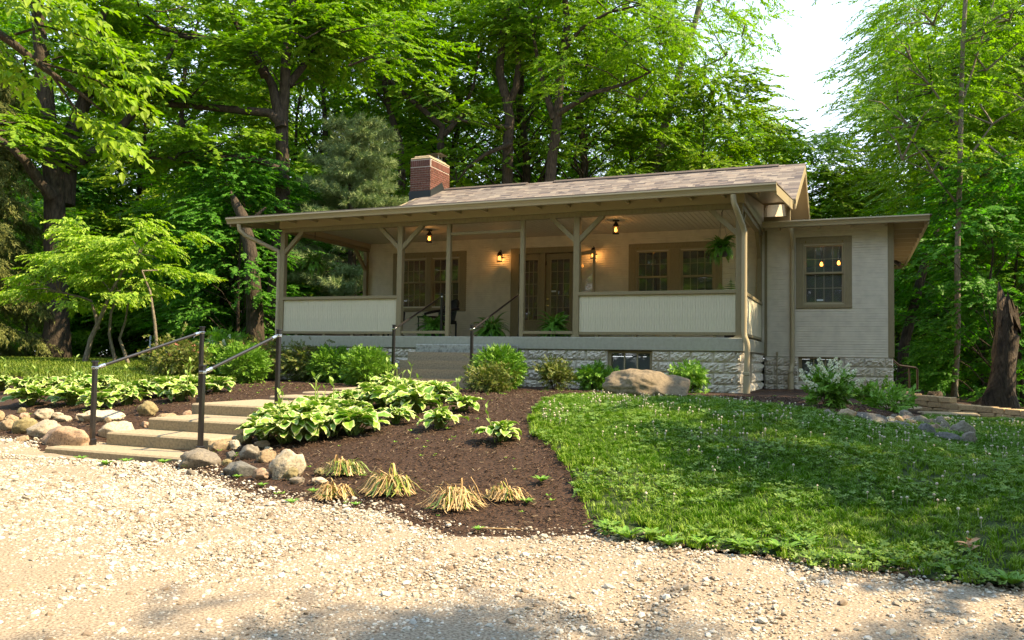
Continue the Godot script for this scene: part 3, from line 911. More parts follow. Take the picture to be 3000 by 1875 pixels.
func double_window(house: Node3D, x0: float, x1: float, units: Array) -> void:
	var y0 := 0.75
	var y1 := 2.27
	var g := Geo.new()
	var z := WALL
	g.box(V(x0, y1 - 0.13, z - 0.03), V(x1, y1, z + 0.035), 0.004)
	g.box(V(x0, y0 + 0.05, z - 0.03), V(units[0][0] - 0.03, y1 - 0.13, z + 0.03), 0.004)
	g.box(V(units[-1][1] + 0.03, y0 + 0.05, z - 0.03), V(x1, y1 - 0.13, z + 0.03), 0.004)
	g.box(V(x0, y0 - 0.01, z - 0.03), V(x1, y0 + 0.05, z + 0.05), 0.006)
	for k in units.size() - 1: g.box(V(units[k][1] + 0.03, y0 + 0.05, z - 0.03), V(units[k + 1][0] - 0.03, y1 - 0.13, z + 0.03), 0.004)
	var w := put(house, "window", g, M.trim)
	for u in units:
		var st := Geo.new()      # stops round each unit
		st.box(V(u[0] - 0.03, y0 + 0.05, z - 0.05), V(u[0], y1 - 0.13, z + 0.012))
		st.box(V(u[1], y0 + 0.05, z - 0.05), V(u[1] + 0.03, y1 - 0.13, z + 0.012))
		st.box(V(u[0], y1 - 0.16, z - 0.05), V(u[1], y1 - 0.13, z + 0.012))
		st.box(V(u[0], y0 + 0.05, z - 0.05), V(u[1], y0 + 0.085, z + 0.014))
		put(w, "stop", st, M.sash)
		sash(w, u[0] + 0.002, u[1] - 0.002, 1.48, y1 - 0.162, z - 0.03, 4, 2)
		sash(w, u[0] + 0.002, u[1] - 0.002, y0 + 0.087, 1.515, z - 0.072, 4, 2)
		for hx in [u[0] + 0.03, u[1] - 0.03]:
			var hk := Geo.new()
			hk.tube([V(hx, y1 - 0.13, z + 0.035), V(hx, y1 - 0.10, z + 0.055), V(hx, y1 - 0.085, z + 0.045)], [0.008, 0.008, 0.006], 5)
			put(w, "hook", hk, M.brass)
		if x0 > 0:
			var stick := Geo.new()
			stick.box(V(1.07, 0.90, z - 0.050), V(1.20, 0.935, z - 0.046))
			put(w, "sticker", stick, M.sticker)

func build_doors(house: Node3D) -> void:
	var z := WALL
	var g := Geo.new()
	g.box(V(-6.01, 2.14, z - 0.03), V(-4.23, 2.28, z + 0.035), 0.004)
	g.box(V(-6.01, 0, z - 0.03), V(-5.80, 2.14, z + 0.03), 0.004)
	g.box(V(-4.40, 0, z - 0.03), V(-4.23, 2.14, z + 0.03), 0.004)
	g.box(V(-5.23, 0, z - 0.06), V(-5.12, 2.14, z + 0.02), 0.004)
	put(house, "door_casing", g, M.trim)
	for d in [[-5.79, -5.24, 0.40, 0.10], [-5.11, -4.41, 0.30, 0.11]]:
		var leaf := Geo.new()
		leaf.box(V(d[0], 0.02, z - 0.075), V(d[1], 0.50, z - 0.04), 0.003)
		leaf.box(V(d[0] + 0.1, 0.14, z - 0.042), V(d[1] - 0.1, 0.42, z - 0.032), 0.006)
		leaf.box(V(d[0], 0.50, z - 0.075), V(d[0] + d[3], 2.13, z - 0.04), 0.003)
		leaf.box(V(d[1] - d[3] + 0.03, 0.50, z - 0.075), V(d[1], 2.13, z - 0.04), 0.003)
		leaf.box(V(d[0] + d[3], 2.0, z - 0.075), V(d[1] - d[3] + 0.03, 2.13, z - 0.04), 0.003)
		var o := put(house, "door", leaf, M.trim)
		sash(o, d[0] + d[3], d[1] - d[3] + 0.03, 0.50, 2.0, z - 0.057, 3, 5, 0.018)
		if d[0] > -5.2:
			for yy in [0.86, 1.02]:
				var k := Geo.new()
				k.lathe([Vector2(0.0, -0.03), Vector2(0.028, -0.028), Vector2(0.03, -0.01), Vector2(0.012, 0.0), Vector2(0.012, 0.02), Vector2(0.024, 0.03), Vector2(0.022, 0.045), Vector2(0, 0.05)], 10)
				var kn := put(o, "door_knob", k, M.brass, V(d[0] + 0.06, yy, z - 0.02))
				kn.rotation.x = PI / 2
			var st := Geo.new()
			st.box(V(-4.97, 1.19, z - 0.052), V(-4.85, 1.23, z - 0.049))
			put(o, "sticker", st, M.sticker)
		for hy in [0.3, 1.85]:
			var hg := Geo.new()
			hg.box(V(d[0] - 0.012, hy, z - 0.04), V(d[0] + 0.012, hy + 0.1, z - 0.03))
			put(o, "hinge", hg, M.bronze)
	# the storm door, swung wide open against the wall
	var sd := Geo.new()
	var w := 0.60
	sd.box(V(0, 0.03, -0.015), V(0.07, 2.13, 0.015), 0.003)
	sd.box(V(w - 0.07, 0.03, -0.015), V(w, 2.13, 0.015), 0.003)
	sd.box(V(0.07, 2.04, -0.015), V(w - 0.07, 2.13, 0.015), 0.003)
	sd.box(V(0.07, 0.03, -0.015), V(w - 0.07, 0.25, 0.015), 0.003)
	var s := put(house, "storm_door", sd, M.sash, V(-4.23, 0, z + 0.05))
	s.rotation.y = -0.62
	var p := Geo.new()
	p.box(V(0.07, 0.25, -0.002), V(w - 0.07, 2.04, 0.002))
	put(s, "pane", p, M.glass)

func build_porch(house: Node3D) -> void:
	var slab := Geo.new()
	slab.box(V(-10.24, -0.245, -3.57), V(0.0, 0.0, 0.0), 0.012)
	put(house, "porch_floor", slab, M.slab)
	# ceiling boards, run front to back
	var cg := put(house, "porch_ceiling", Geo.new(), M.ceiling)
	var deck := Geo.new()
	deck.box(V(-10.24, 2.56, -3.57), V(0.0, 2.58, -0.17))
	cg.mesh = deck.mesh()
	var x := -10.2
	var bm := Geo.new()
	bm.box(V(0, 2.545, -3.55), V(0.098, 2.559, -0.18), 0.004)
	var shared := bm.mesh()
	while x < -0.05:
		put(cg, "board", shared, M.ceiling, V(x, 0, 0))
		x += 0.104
	# beams
	var beam := Geo.new()
	beam.box(V(-10.24, 2.43, -0.17), V(0.0, 2.655, 0.0), 0.004)
	beam.box(V(-10.24, 2.43, -3.57), V(-10.07, 2.655, -0.18), 0.004)
	beam.box(V(-0.17, 2.43, -3.57), V(0.0, 2.655, -0.18), 0.004)
	put(house, "beam", beam, M.gutter)
	var hd := Geo.new()
	hd.box(V(-10.20, 2.335, -0.15), V(-0.04, 2.428, -0.035), 0.004)
	hd.box(V(-10.20, 2.335, -3.56), V(-10.10, 2.428, -0.16), 0.004)
	hd.box(V(-0.14, 2.335, -3.56), V(-0.04, 2.428, -0.16), 0.004)
	put(house, "header", hd, M.trim)
	# posts and Y braces
	for px in [-10.17, -7.11, -3.17, -0.10]:
		var g := Geo.new()
		g.box(V(px - 0.06, 0.02, -0.155), V(px + 0.06, 2.333, -0.037), 0.006)
		g.box(V(px - 0.085, 0.0, -0.175), V(px + 0.085, 0.03, -0.015), 0.004)
		var post := put(house, "post", g, M.trim)
		for s in [-1, 1]:
			if (px < -10 and s < 0) or (px > -0.2 and s > 0): continue
			var b := Geo.new()
			b.box(V(-0.045, 0, -0.045), V(0.045, 0.70, 0.045), 0.005)
			var o := put(house, "brace", b, M.trim, V(px + s * 0.02, 1.86, -0.095))
			o.rotation.z = -s * 0.80
		if px < -10 or px > -0.2:
			var b := Geo.new()
			b.box(V(-0.045, 0, -0.045), V(0.045, 0.70, 0.045), 0.005)
			var o := put(house, "brace", b, M.trim, V(px, 1.86, -0.12))
			o.rotation.x = -0.80
	for px in [-10.17, -0.10]:
		var g := Geo.new()
		g.box(V(px - 0.05, 0.0, -3.56), V(px + 0.05, 2.333, -3.45), 0.005)
		put(house, "post", g, M.trim)
		var b := Geo.new()
		b.box(V(-0.04, 0, -0.04), V(0.04, 0.75, 0.04), 0.005)
		var o := put(house, "brace", b, M.trim, V(px, 1.86, -3.47))
		o.rotation.x = 0.80
	for px in [-5.96, -4.31]:
		var g := Geo.new()
		g.box(V(px - 0.045, 0.0, -0.14), V(px + 0.045, 2.333, -0.05), 0.005)
		put(house, "screen_post", g, M.trim)
	var tr := Geo.new()
	tr.box(V(-5.915, 2.10, -0.125), V(-4.355, 2.16, -0.065), 0.004)
	put(house, "transom_rail", tr, M.trim)
	for q in [[-7.05, -6.005], [-4.265, -3.23]]:
		var g := Geo.new()
		g.box(V(q[0], 0.055, -0.14), V(q[1], 0.115, -0.05), 0.006)
		put(house, "sill_rail", g, M.trim)
	# solid railings
	for q in [[-10.11, -7.17], [-3.11, -0.16]]:
		var g := Geo.new()
		g.box(V(q[0], 0.10, -0.125), V(q[1], 0.80, -0.082))
		var pn := put(house, "railing_panel", g, M.panel)
		var bx: float = q[0] + 0.002
		var plank := Geo.new()
		plank.box(V(0, 0.10, -0.083), V(0.0455, 0.80, -0.070), 0.003)
		var pm := plank.mesh()
		while bx < q[1] - 0.03:
			put(pn, "board", pm, M.panel, V(bx, 0, rf(-0.0015, 0.0015)))
			bx += 0.0475
		var r := Geo.new()
		r.box(V(q[0] - 0.01, 0.80, -0.15), V(q[1] + 0.01, 0.868, -0.03), 0.006)
		put(pn, "top_rail", r, M.trim)
		var b := Geo.new()
		b.box(V(q[0], 0.045, -0.14), V(q[1], 0.10, -0.045), 0.004)
		put(pn, "bottom_rail", b, M.trim)
		for k in 4:
			var ft := Geo.new()
			var fx: float = lerpf(q[0], q[1], (k + 0.5) / 4)
			ft.box(V(fx - 0.03, 0.001, -0.12), V(fx + 0.03, 0.045, -0.06))
			put(pn, "foot", ft, M.trim)
	for px in [-10.17, -0.08]:
		var g := Geo.new()
		g.box(V(px - 0.03, 0.10, -3.44), V(px + 0.03, 0.80, -0.17))
		var pn := put(house, "railing_panel", g, M.panel)
		var r := Geo.new()
		r.box(V(px - 0.055, 0.80, -3.44), V(px + 0.055, 0.868, -0.165), 0.006)
		put(pn, "top_rail", r, M.trim)
		var b := Geo.new()
		b.box(V(px - 0.045, 0.045, -3.44), V(px + 0.045, 0.10, -0.165), 0.004)
		put(pn, "bottom_rail", b, M.trim)
	# rafter tails under the eave
	x = -11.0
	while x < 0.55:
		var g := Geo.new()
		g.extrude_x([Vector2(0.002, 2.52), Vector2(0.002, 2.658), Vector2(0.43, 2.603), Vector2(0.43, 2.53)], x, x + 0.045)
		put(house, "rafter_tail", g, M.gutter)
		x += 0.59
	# gutters: trough profile pulled along the eaves
	var prof := [Vector2(0.432, 2.505), Vector2(0.432, 2.632), Vector2(0.565, 2.632), Vector2(0.57, 2.605), Vector2(0.545, 2.58), Vector2(0.52, 2.54), Vector2(0.51, 2.505)]
	var gu := Geo.new()
	gu.extrude_x(prof, -11.3, 0.585)
	put(house, "gutter", gu, M.gutter)
	var wing := []
	for q in prof: wing.append(Vector2(q.x - 3.58, q.y - 0.065))
	gu = Geo.new()
	gu.extrude_x(wing, 0.0, 3.2)
	put(house, "gutter", gu, M.gutter)
	# downspouts
	for q in [[V(-11.0, 2.49, 0.46), V(-10.98, 2.36, 0.46), V(-10.90, 2.25, 0.36), V(-10.50, 2.02, 0.02), V(-10.30, 1.92, -0.06), V(-10.275, 1.80, -0.07), V(-10.275, 0.0, -0.07)],
			[V(-0.14, 2.49, 0.46), V(-0.13, 2.36, 0.46), V(-0.10, 2.26, 0.40), V(-0.02, 1.98, 0.10), V(0.0, 1.88, 0.045), V(0.0, 1.78, 0.045), V(0.0, 0.12, 0.045), V(0.01, 0.02, 0.06), V(0.05, -0.08, 0.07), V(0.06, -0.16, 0.06), V(0.045, -0.70, 0.05)],
			[V(0.58, 2.42, -3.12), V(0.58, 2.31, -3.14), V(0.585, 2.22, -3.25), V(0.585, 2.06, -3.47), V(0.585, 1.95, -3.50), V(0.585, -0.42, -3.50), V(0.575, -0.50, -3.47), V(0.56, -0.62, -3.40), V(0.555, -0.68, -3.40)]]:
		var d := Geo.new()
		var rad := []
		for k in q.size(): rad.append(0.05)
		d.tube(q, rad, 8)
		var ds := put(house, "downspout", d, M.gutter)
		if q.size() > 8:
			var e: Vector3 = q[-1]
			var dp := Geo.new()
			dp.tube([V(e.x, e.y + 0.02, e.z), V(e.x, -1.15, e.z)], [0.062, 0.062], 12)
			put(ds, "drain_pipe", dp, M.gutter)
			var rg := Geo.new()
			rg.box(V(e.x - 0.058, e.y + 0.03, e.z - 0.058), V(e.x + 0.058, e.y + 0.09, e.z + 0.058), 0.01)
			put(ds, "joint", rg, M.gutter)
	var vp := Geo.new()
	vp.tube([V(0.27, -1.1, -3.50), V(0.27, -0.24, -3.50)], [0.012, 0.012], 6)
	vp.box(V(0.245, -0.27, -3.53), V(0.295, -0.20, -3.47), 0.006)
	put(house, "conduit", vp, M.gutter)
	# porch lights
	for q in [V(-7.36, 2.545, -1.8), V(-2.87, 2.545, -1.8)]:
		lantern(q, 0)
	lantern(V(-6.26, 2.10, WALL + 0.03), 1)
	lantern(V(-3.86, 2.10, WALL + 0.03), 1)
	# motion light under the wing eave
	var ml := Geo.new()
	ml.tube([V(2.62, 2.0, -6.2), V(2.72, 1.98, -6.15), V(2.80, 1.92, -6.10)], [0.02, 0.05, 0.06], 8)
	put(house, "flood_light", ml, M.bronze)

func lantern(at: Vector3, kind: int) -> void:
	var t: Node3D
	if kind == 0: t = thing("ceiling_lantern", "small lit caged lantern on the porch ceiling " + ("near the left windows" if at.x < -5 else "near the doors").replace("left ", "paired "), "lantern", at, 0.0, "lit porch ceiling lanterns")
	else: t = thing("wall_lantern", "lit bronze barn lantern on the wall " + ("between window and doors" if at.x < -5 else "behind the open storm door"), "lantern", at, 0.0, "lit porch wall lanterns")
	var c := V(0, -0.20, 0)
	var g := Geo.new()
	if kind == 0:
		g.lathe([Vector2(0.0, -0.03), Vector2(0.07, -0.025), Vector2(0.075, 0.0), Vector2(0.0, 0.0)], 14)
		g.lathe([Vector2(0.02, -0.06), Vector2(0.02, -0.02)], 10)
	else:
		c = V(0, -0.06, 0.14)
		g.lathe([Vector2(0.0, -0.03), Vector2(0.055, -0.02), Vector2(0.055, 0.0), Vector2(0.0, 0.01)], 12, Color.WHITE, V(0, -0.03, 0))
		var pts := []
		var rad := []
		for k in 9:
			var a := PI * k / 8.0
			pts.append(V(0, 0.06 + sin(a) * 0.08, 0.02 + 0.06 * (1 - cos(a))))
			rad.append(0.008)
		pts.insert(0, V(0, -0.02, 0.02))
		rad.append(0.008)
		g.tube(pts, rad, 6)
	put(t, "mount", g, M.bronze)
	var cap := Geo.new()
	cap.lathe([Vector2(0.03, 0.14), Vector2(0.075, 0.06), Vector2(0.08, 0.055), Vector2(0.03, 0.15), Vector2(0.0, 0.16)], 14, Color.WHITE, c)
	cap.lathe([Vector2(0.0, -0.105), Vector2(0.07, -0.10), Vector2(0.07, -0.08), Vector2(0.0, -0.075)], 14, Color.WHITE, c)
	put(t, "cap", cap, M.bronze)
	for k in 6:
		var a := TAU * k / 6.0
		var b := Geo.new()
		b.tube([c + V(cos(a) * 0.068, -0.09, sin(a) * 0.068), c + V(cos(a) * 0.068, 0.06, sin(a) * 0.068)], [0.004, 0.004], 4)
		put(t, "cage_bar", b, M.bronze)
	var bulb := Geo.new()
	bulb.lathe([Vector2(0.0, -0.06), Vector2(0.028, -0.04), Vector2(0.032, -0.01), Vector2(0.018, 0.04), Vector2(0.0, 0.05)], 10, Color.WHITE, c)
	put(t, "bulb", bulb, M.lamp)
	var l := OmniLight3D.new()
	l.name = "lantern_light"
	t.add_child(l)
	l.position = c
	l.light_color = Color(1.0, 0.70, 0.38)
	l.light_energy = 0.035
	l.light_size = 0.03
	l.omni_range = 8
	l.omni_attenuation = 2.0
	l.shadow_enabled = true

func build_roof(house: Node3D) -> void:
	# main gable: eave line (z -3.6, y 3.12), ridge (z -7.6, y 4.78); the porch roof runs on below at a low pitch
	var x0 := -10.5
	var x1 := 0.65
	var e := Vector3(0, 3.12, -3.6)
	var r := Vector3(0, 4.78, -7.6)
	var deck := Geo.new()
	var th := 0.10
	deck.extrude_x([Vector2(r.z, r.y - th), Vector2(r.z, r.y), Vector2(e.z, e.y), Vector2(e.z, e.y - th)], x0, x1)
	deck.extrude_x([Vector2(-11.9, 3.0 - th), Vector2(-11.9, 3.0), Vector2(r.z, r.y), Vector2(r.z, r.y - th)], x0, x1)
	deck.extrude_x([Vector2(e.z, e.y - 0.06), Vector2(e.z, e.y - 0.004), Vector2(0.50, 2.636), Vector2(0.50, 2.60)], -11.3, 0.56)
	var roof := put(house, "roof", deck, M.gutter)
	# porch roof skin, seen only edge-on
	var skin := Geo.new()
	skin.extrude_x([Vector2(e.z - 0.1, e.y + 0.012), Vector2(e.z - 0.1, e.y + 0.03), Vector2(0.54, 2.655), Vector2(0.54, 2.638)], -11.32, 0.585, Color(0.22, 0.185, 0.16))
	put(roof, "porch_roofing", skin, M.shingle)
	# shingles: tabs of mixed tones, each course lapping the one below
	var up := (r - e)
	var len := up.length()
	up = up / len
	var nrm := Vector3(0, -up.z, up.y).normalized()
	if nrm.y < 0: nrm = -nrm
	var bas := Basis(Vector3.RIGHT, nrm, Vector3.RIGHT.cross(nrm))
	var tones := [Color(0.275, 0.227, 0.190), Color(0.218, 0.183, 0.162), Color(0.162, 0.136, 0.124), Color(0.109, 0.092, 0.095), Color(0.315, 0.271, 0.229), Color(0.194, 0.166, 0.152), Color(0.242, 0.210, 0.190)]
	var meshes := []
	var geos := []
	for c in tones:
		for w in [0.17, 0.25, 0.33]:
			var g := Geo.new()
			g.box(V(0, -0.004, -0.16), V(w, 0.006, 0.0), 0.0, c)
			geos.append(g)
			meshes.append(g.mesh())
	var rest := Geo.new()
	var individual := 0
	var courses := int(len / 0.143)
	for k in courses + 1:
		var x := x1 - 0.004
		var base := e + up * (k * 0.143)
		while x > x0 + 0.06:
			var wi := rng.randi() % 3
			var t := rng.randi() % tones.size()
			var w: float = [0.17, 0.25, 0.33][wi]
			if x - w < x0: break
			var lift := rf(0.006, 0.012)
			var tilt := Basis(Vector3.RIGHT, 0.035)
			var xf := Transform3D(bas * tilt, V(x - w, base.y, base.z) + nrm * lift)
			if individual < 300 and x > -3.0 and k > 2:
				var o := put(roof, "shingle", meshes[t * 3 + wi], M.shingle)
				o.transform = xf
				individual += 1
			else: rest.add(geos[t * 3 + wi], xf)
			x -= w + 0.004
	var so := put(roof, "shingles", rest, M.shingle)
	so.set_meta("kind", "stuff")
	# ridge vent in lengths
	var x := x1 - 0.45
	for seg in [[-0.02, -4.6], [-4.6, -6.35], [-7.2, -9.95]]:
		var g := Geo.new()
		g.extrude_x([Vector2(r.z - 0.17, r.y - 0.01), Vector2(r.z, r.y + 0.075), Vector2(r.z + 0.17, r.y - 0.01), Vector2(r.z + 0.17, r.y - 0.045)], seg[1], seg[0], Color(0.12, 0.095, 0.085))
		put(roof, "ridge_vent", g, M.shingle)
	var rc := Geo.new()
	rc.extrude_x([Vector2(r.z - 0.14, r.y - 0.04), Vector2(r.z, r.y + 0.022), Vector2(r.z + 0.14, r.y - 0.035)], x0, x1, Color(0.19, 0.15, 0.13))
	put(roof, "ridge_cap", rc, M.shingle)
	# rake boards of the gable
	for side in [[x1 - 0.03, x1], [x0, x0 + 0.03]]:
		var g := Geo.new()
		g.extrude_x([Vector2(r.z, r.y - 0.24), Vector2(r.z, r.y - 0.012), Vector2(e.z, e.y - 0.012), Vector2(e.z, e.y - 0.22)], side[0], side[1] - 0.004)
		g.extrude_x([Vector2(-11.88, 2.78), Vector2(-11.88, 2.985), Vector2(r.z, r.y - 0.012), Vector2(r.z, r.y - 0.24)], side[0], side[1] - 0.004)
		put(roof, "rake_board", g, M.gutter)
	# end board of the porch roof with its bracket
	var pb := Geo.new()
	pb.extrude_x([Vector2(-3.6, 2.90), Vector2(-3.6, 3.10), Vector2(0.42, 2.62), Vector2(0.42, 2.46)], 0.555, 0.583)
	put(roof, "rake_board", pb, M.gutter)
	pb = Geo.new()
	pb.extrude_x([Vector2(-3.6, 2.90), Vector2(-3.6, 3.10), Vector2(0.42, 2.62), Vector2(0.42, 2.46)], -11.295, -11.27)
	put(roof, "rake_board", pb, M.gutter)
	var br := Geo.new()
	br.box(V(0.0, 2.62, -3.45), V(0.55, 2.72, -3.35), 0.005)
	br.box(V(0.48, 2.72, -3.45), V(0.55, 2.92, -3.35), 0.005)
	put(roof, "bracket", br, M.trim)
	var en := Geo.new()      # board closing the porch end between beam and roof
	en.extrude_x([Vector2(-3.57, 2.66), Vector2(-3.57, 3.02), Vector2(-0.02, 2.64), Vector2(-0.02, 2.66)], -0.05, -0.02)
	put(roof, "end_board", en, M.gable)
	# soffit boards under the eave overhang
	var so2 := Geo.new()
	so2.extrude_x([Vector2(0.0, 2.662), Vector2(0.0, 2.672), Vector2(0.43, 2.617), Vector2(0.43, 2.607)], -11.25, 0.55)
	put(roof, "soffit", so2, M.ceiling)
	# low hipped roof over the wing
	var wr := Geo.new()
	var c := [V(0.02, 2.565, -3.02), V(3.24, 2.565, -3.02), V(3.24, 2.565, -11.9), V(0.02, 2.565, -11.9)]
	var tp := [V(0.02, 2.72, -4.6), V(1.6, 2.72, -4.6), V(1.6, 2.72, -10.4), V(0.02, 2.72, -10.4)]
	for k in 3: wr.quad(c[k], c[k + 1], tp[k + 1], tp[k], Color(0.22, 0.185, 0.16))
	wr.quad(tp[0], tp[1], tp[2], tp[3], Color(0.22, 0.185, 0.16))
	wr.quad(V(0.02, 2.545, -11.9), V(3.24, 2.545, -11.9), V(3.24, 2.545, -3.02), V(0.02, 2.545, -3.02), Color(0.3, 0.25, 0.2))
	wr.quad(V(3.24, 2.545, -3.02), V(3.24, 2.545, -11.9), V(3.24, 2.565, -11.9), V(3.24, 2.565, -3.02), Color(0.22, 0.185, 0.16))
	wr.quad(V(0.02, 2.545, -3.02), V(3.24, 2.545, -3.02), V(3.24, 2.565, -3.02), V(0.02, 2.565, -3.02), Color(0.22, 0.185, 0.16))
	put(house, "wing_roof", wr, M.shingle)
	var sf := Geo.new()
	sf.box(V(0.02, 2.52, -11.8), V(3.14, 2.54, -3.16))
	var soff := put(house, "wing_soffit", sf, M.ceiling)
	var fa := Geo.new()
	fa.box(V(3.15, 2.385, -11.9), V(3.20, 2.542, -3.16), 0.004)
	put(soff, "fascia", fa, M.gutter)
	var z := -3.75
	while z > -11.7:
		var g := Geo.new()
		g.box(V(2.55, 2.40, z - 0.045), V(3.148, 2.518, z))
		put(soff, "lookout", g, M.gutter)
		z -= 0.72
	for xx in [0.3, 1.1, 1.75, 2.4]:
		var g := Geo.new()
		g.box(V(xx, 2.44, -3.54), V(xx + 0.045, 2.518, -3.17))
		put(soff, "rafter_tail", g, M.gutter)
	build_chimney(house)

func build_chimney(house: Node3D) -> void:
	var x0 := -10.72
	var x1 := -10.02
	var z1 := -6.70
	var z0 := -7.95
	var top := 5.60
	var core := Geo.new()
	core.box(V(x0 + 0.006, 2.0, z0 + 0.006), V(x1 - 0.006, top, z1 - 0.006))
	var ch := put(house, "chimney", core, M.brickmortar)
	var ms := []
	for k in 6:
		var v := rf(0.8, 1.25)
		var c := Color(0.19 * v, 0.078 * v, 0.055 * v)
		var row := []
		for l in [0.195, 0.092]:
			var g := Geo.new()
			g.box(V(-l / 2, -0.0285, -0.02), V(l / 2, 0.0285, 0.008), 0.004, c)
			row.append(g.mesh())
		var s := Geo.new()
		s.box(V(-0.0285, -0.095, -0.02), V(0.0285, 0.095, 0.008), 0.004, c)
		row.append(s.mesh())
		ms.append(row)
	var y := 4.02
	var k := 0
	while y < top - 0.245:
		for face in 2:
			var a := 0.0
			var length := (x1 - x0) if face == 0 else (z1 - z0)
			if k % 2 == 1:
				a = -0.10
			while a < length - 0.03:
				var s := maxf(a, 0.0)
				var b := minf(a + 0.195, length)
				var half := b - s < 0.15
				if b - s > 0.05:
					var m := (s + b) / 2
					var at := V(x0 + m, y, z1) if face == 0 else V(x1, y, z0 + m)
					var roofy := 3.12 + (-3.6 - at.z) * 0.415
					if at.z < -7.6: roofy = 4.78 - (-7.6 - at.z) * 0.415
					if y > roofy + 0.02:
						var o := put(ch, "brick", ms[rng.randi() % 6][1 if half else 0], M.brick, at)
						o.scale.x = (b - s) / (0.092 if half else 0.195)
						if face == 1: o.rotation.y = PI / 2
				a += 0.205
		y += 0.068
		k += 1
	for face in 2:      # soldier course
		var length := (x1 - x0) if face == 0 else (z1 - z0)
		var a := 0.03
		while a < length - 0.02:
			var at := V(x0 + a, top - 0.135, z1) if face == 0 else V(x1, top - 0.135, z0 + a)
			var o := put(ch, "brick", ms[rng.randi() % 6][2], M.brick, at)
			if face == 1: o.rotation.y = PI / 2
			a += 0.0675
	var cap := Geo.new()
	cap.box(V(x0 - 0.01, top - 0.03, z0 - 0.01), V(x1 + 0.012, top + 0.05, z1 + 0.012), 0.03)
	cap.box(V(x0 + 0.06, top + 0.03, z0 + 0.06), V(x1 - 0.06, top + 0.12, z1 - 0.06), 0.06)
	put(ch, "crown_cap", cap, M.capstone)
	var hood := Geo.new()
	var hc := V(-10.37, top + 0.12, -7.75)
	hood.box(hc + V(-0.12, 0, -0.12), hc + V(0.12, 0.12, 0.12))
	hood.quad(hc + V(-0.26, 0.24, 0.26), hc + V(0.26, 0.24, 0.26), hc + V(0.05, 0.30, 0.05), hc + V(-0.05, 0.30, 0.05))
	hood.quad(hc + V(0.26, 0.24, 0.26), hc + V(0.26, 0.24, -0.26), hc + V(0.05, 0.30, -0.05), hc + V(0.05, 0.30, 0.05))
	hood.quad(hc + V(0.26, 0.24, -0.26), hc + V(-0.26, 0.24, -0.26), hc + V(-0.05, 0.30, -0.05), hc + V(0.05, 0.30, -0.05))
	hood.quad(hc + V(-0.26, 0.24, -0.26), hc + V(-0.26, 0.24, 0.26), hc + V(-0.05, 0.30, 0.05), hc + V(-0.05, 0.30, -0.05))
	hood.quad(hc + V(-0.26, 0.24, -0.26), hc + V(0.26, 0.24, -0.26), hc + V(0.26, 0.24, 0.26), hc + V(-0.26, 0.24, 0.26))
	for sx in [-1, 1]:
		for sz in [-1, 1]: hood.box(hc + V(sx * 0.11 - 0.01, 0.1, sz * 0.11 - 0.01), hc + V(sx * 0.11 + 0.01, 0.25, sz * 0.11 + 0.01))
	put(ch, "rain_hood", hood, M.tin)
	var fl := Geo.new()
	fl.box(V(x0 - 0.02, 4.2, z1 + 0.008), V(x1 + 0.02, 4.62, z1 + 0.022))
	fl.quad(V(x1 + 0.02, 4.40, z1 + 0.02), V(x1 + 0.02, 4.7, -7.6), V(x1 + 0.02, 5.0, -7.42), V(x1 + 0.02, 4.62, z1 + 0.02))
	fl.tri(V(x1 + 0.02, 4.7, -7.6), V(x1 + 0.02, 4.62, -7.75), V(x1 + 0.02, 5.0, -7.42))
	put(ch, "flashing", fl, M.flashing)

# ------------------------------------------------------------------ steps, rails, porch furniture
func rounded_step(x0: float, x1: float, z0: float, z1: float, y0: float, y1: float) -> Geo:
	var g := Geo.new()
	g.box(V(x0, y0, z0), V(x1, y1, z1), 0.02)
	return g

func build_steps() -> void:
	var s := thing("garden_steps", "tan concrete garden steps rising from the gravel drive to the bed", "steps")
	for q in [[-6.98, -4.78, 6.9, 8.22, -1.72, -1.56], [-6.62, -5.0, 6.4, 7.68, -1.62, -1.41], [-6.52, -4.95, 5.9, 7.14, -1.5, -1.265], [-6.62, -4.95, 4.9, 6.30, -1.4, -1.12]]:
		put(s, "step", rounded_step(q[0], q[1], q[2], q[3], q[4], q[5]), M.concrete)
	var w := thing("garden_path", "concrete walk between the garden steps and the porch steps", "path")
	var z := 1.70
	while z < 4.85:
		var y := lerpf(-0.955, -1.10, (z - 1.7) / 3.2)
		put(w, "slab", rounded_step(-6.45, -4.75, z, z + 0.78, y - 0.12, y), M.concrete)
		z += 0.80
	var p := thing("porch_steps", "weathered grey concrete steps up to the porch floor", "steps")
	for k in 5:
		var zf := 0.48 + 0.30 * k
		var top := -0.17 - 0.165 * k
		var zb := 0.005 if k == 0 else 0.18 + 0.30 * k
		put(p, "step", rounded_step(-6.39, -4.33 - 0.002 * k, zb + (0.303 if k else 0.0), zf, -1.2, top), M.oldconcrete if k == 0 else M.concrete)
	handrail("sloping black pipe handrail on the hosta side of the garden steps", V(-6.70, -1.56, 7.80), V(-6.70, -1.13, 6.05), 1.0, 1.06)
	handrail("sloping black pipe handrail on the rock side of the garden steps", V(-5.05, -1.56, 7.77), V(-5.05, -1.13, 6.45), 0.98, 1.01)
	handrail("sloping black pipe handrail on the window side of the porch steps", V(-6.28, -0.83, 1.52), V(-6.45, 0.0, -0.75), 0.99, 0.95)
	handrail("sloping black pipe handrail on the door side of the porch steps", V(-4.60, -0.83, 1.60), V(-4.60, 0.0, -0.70), 0.98, 0.98)

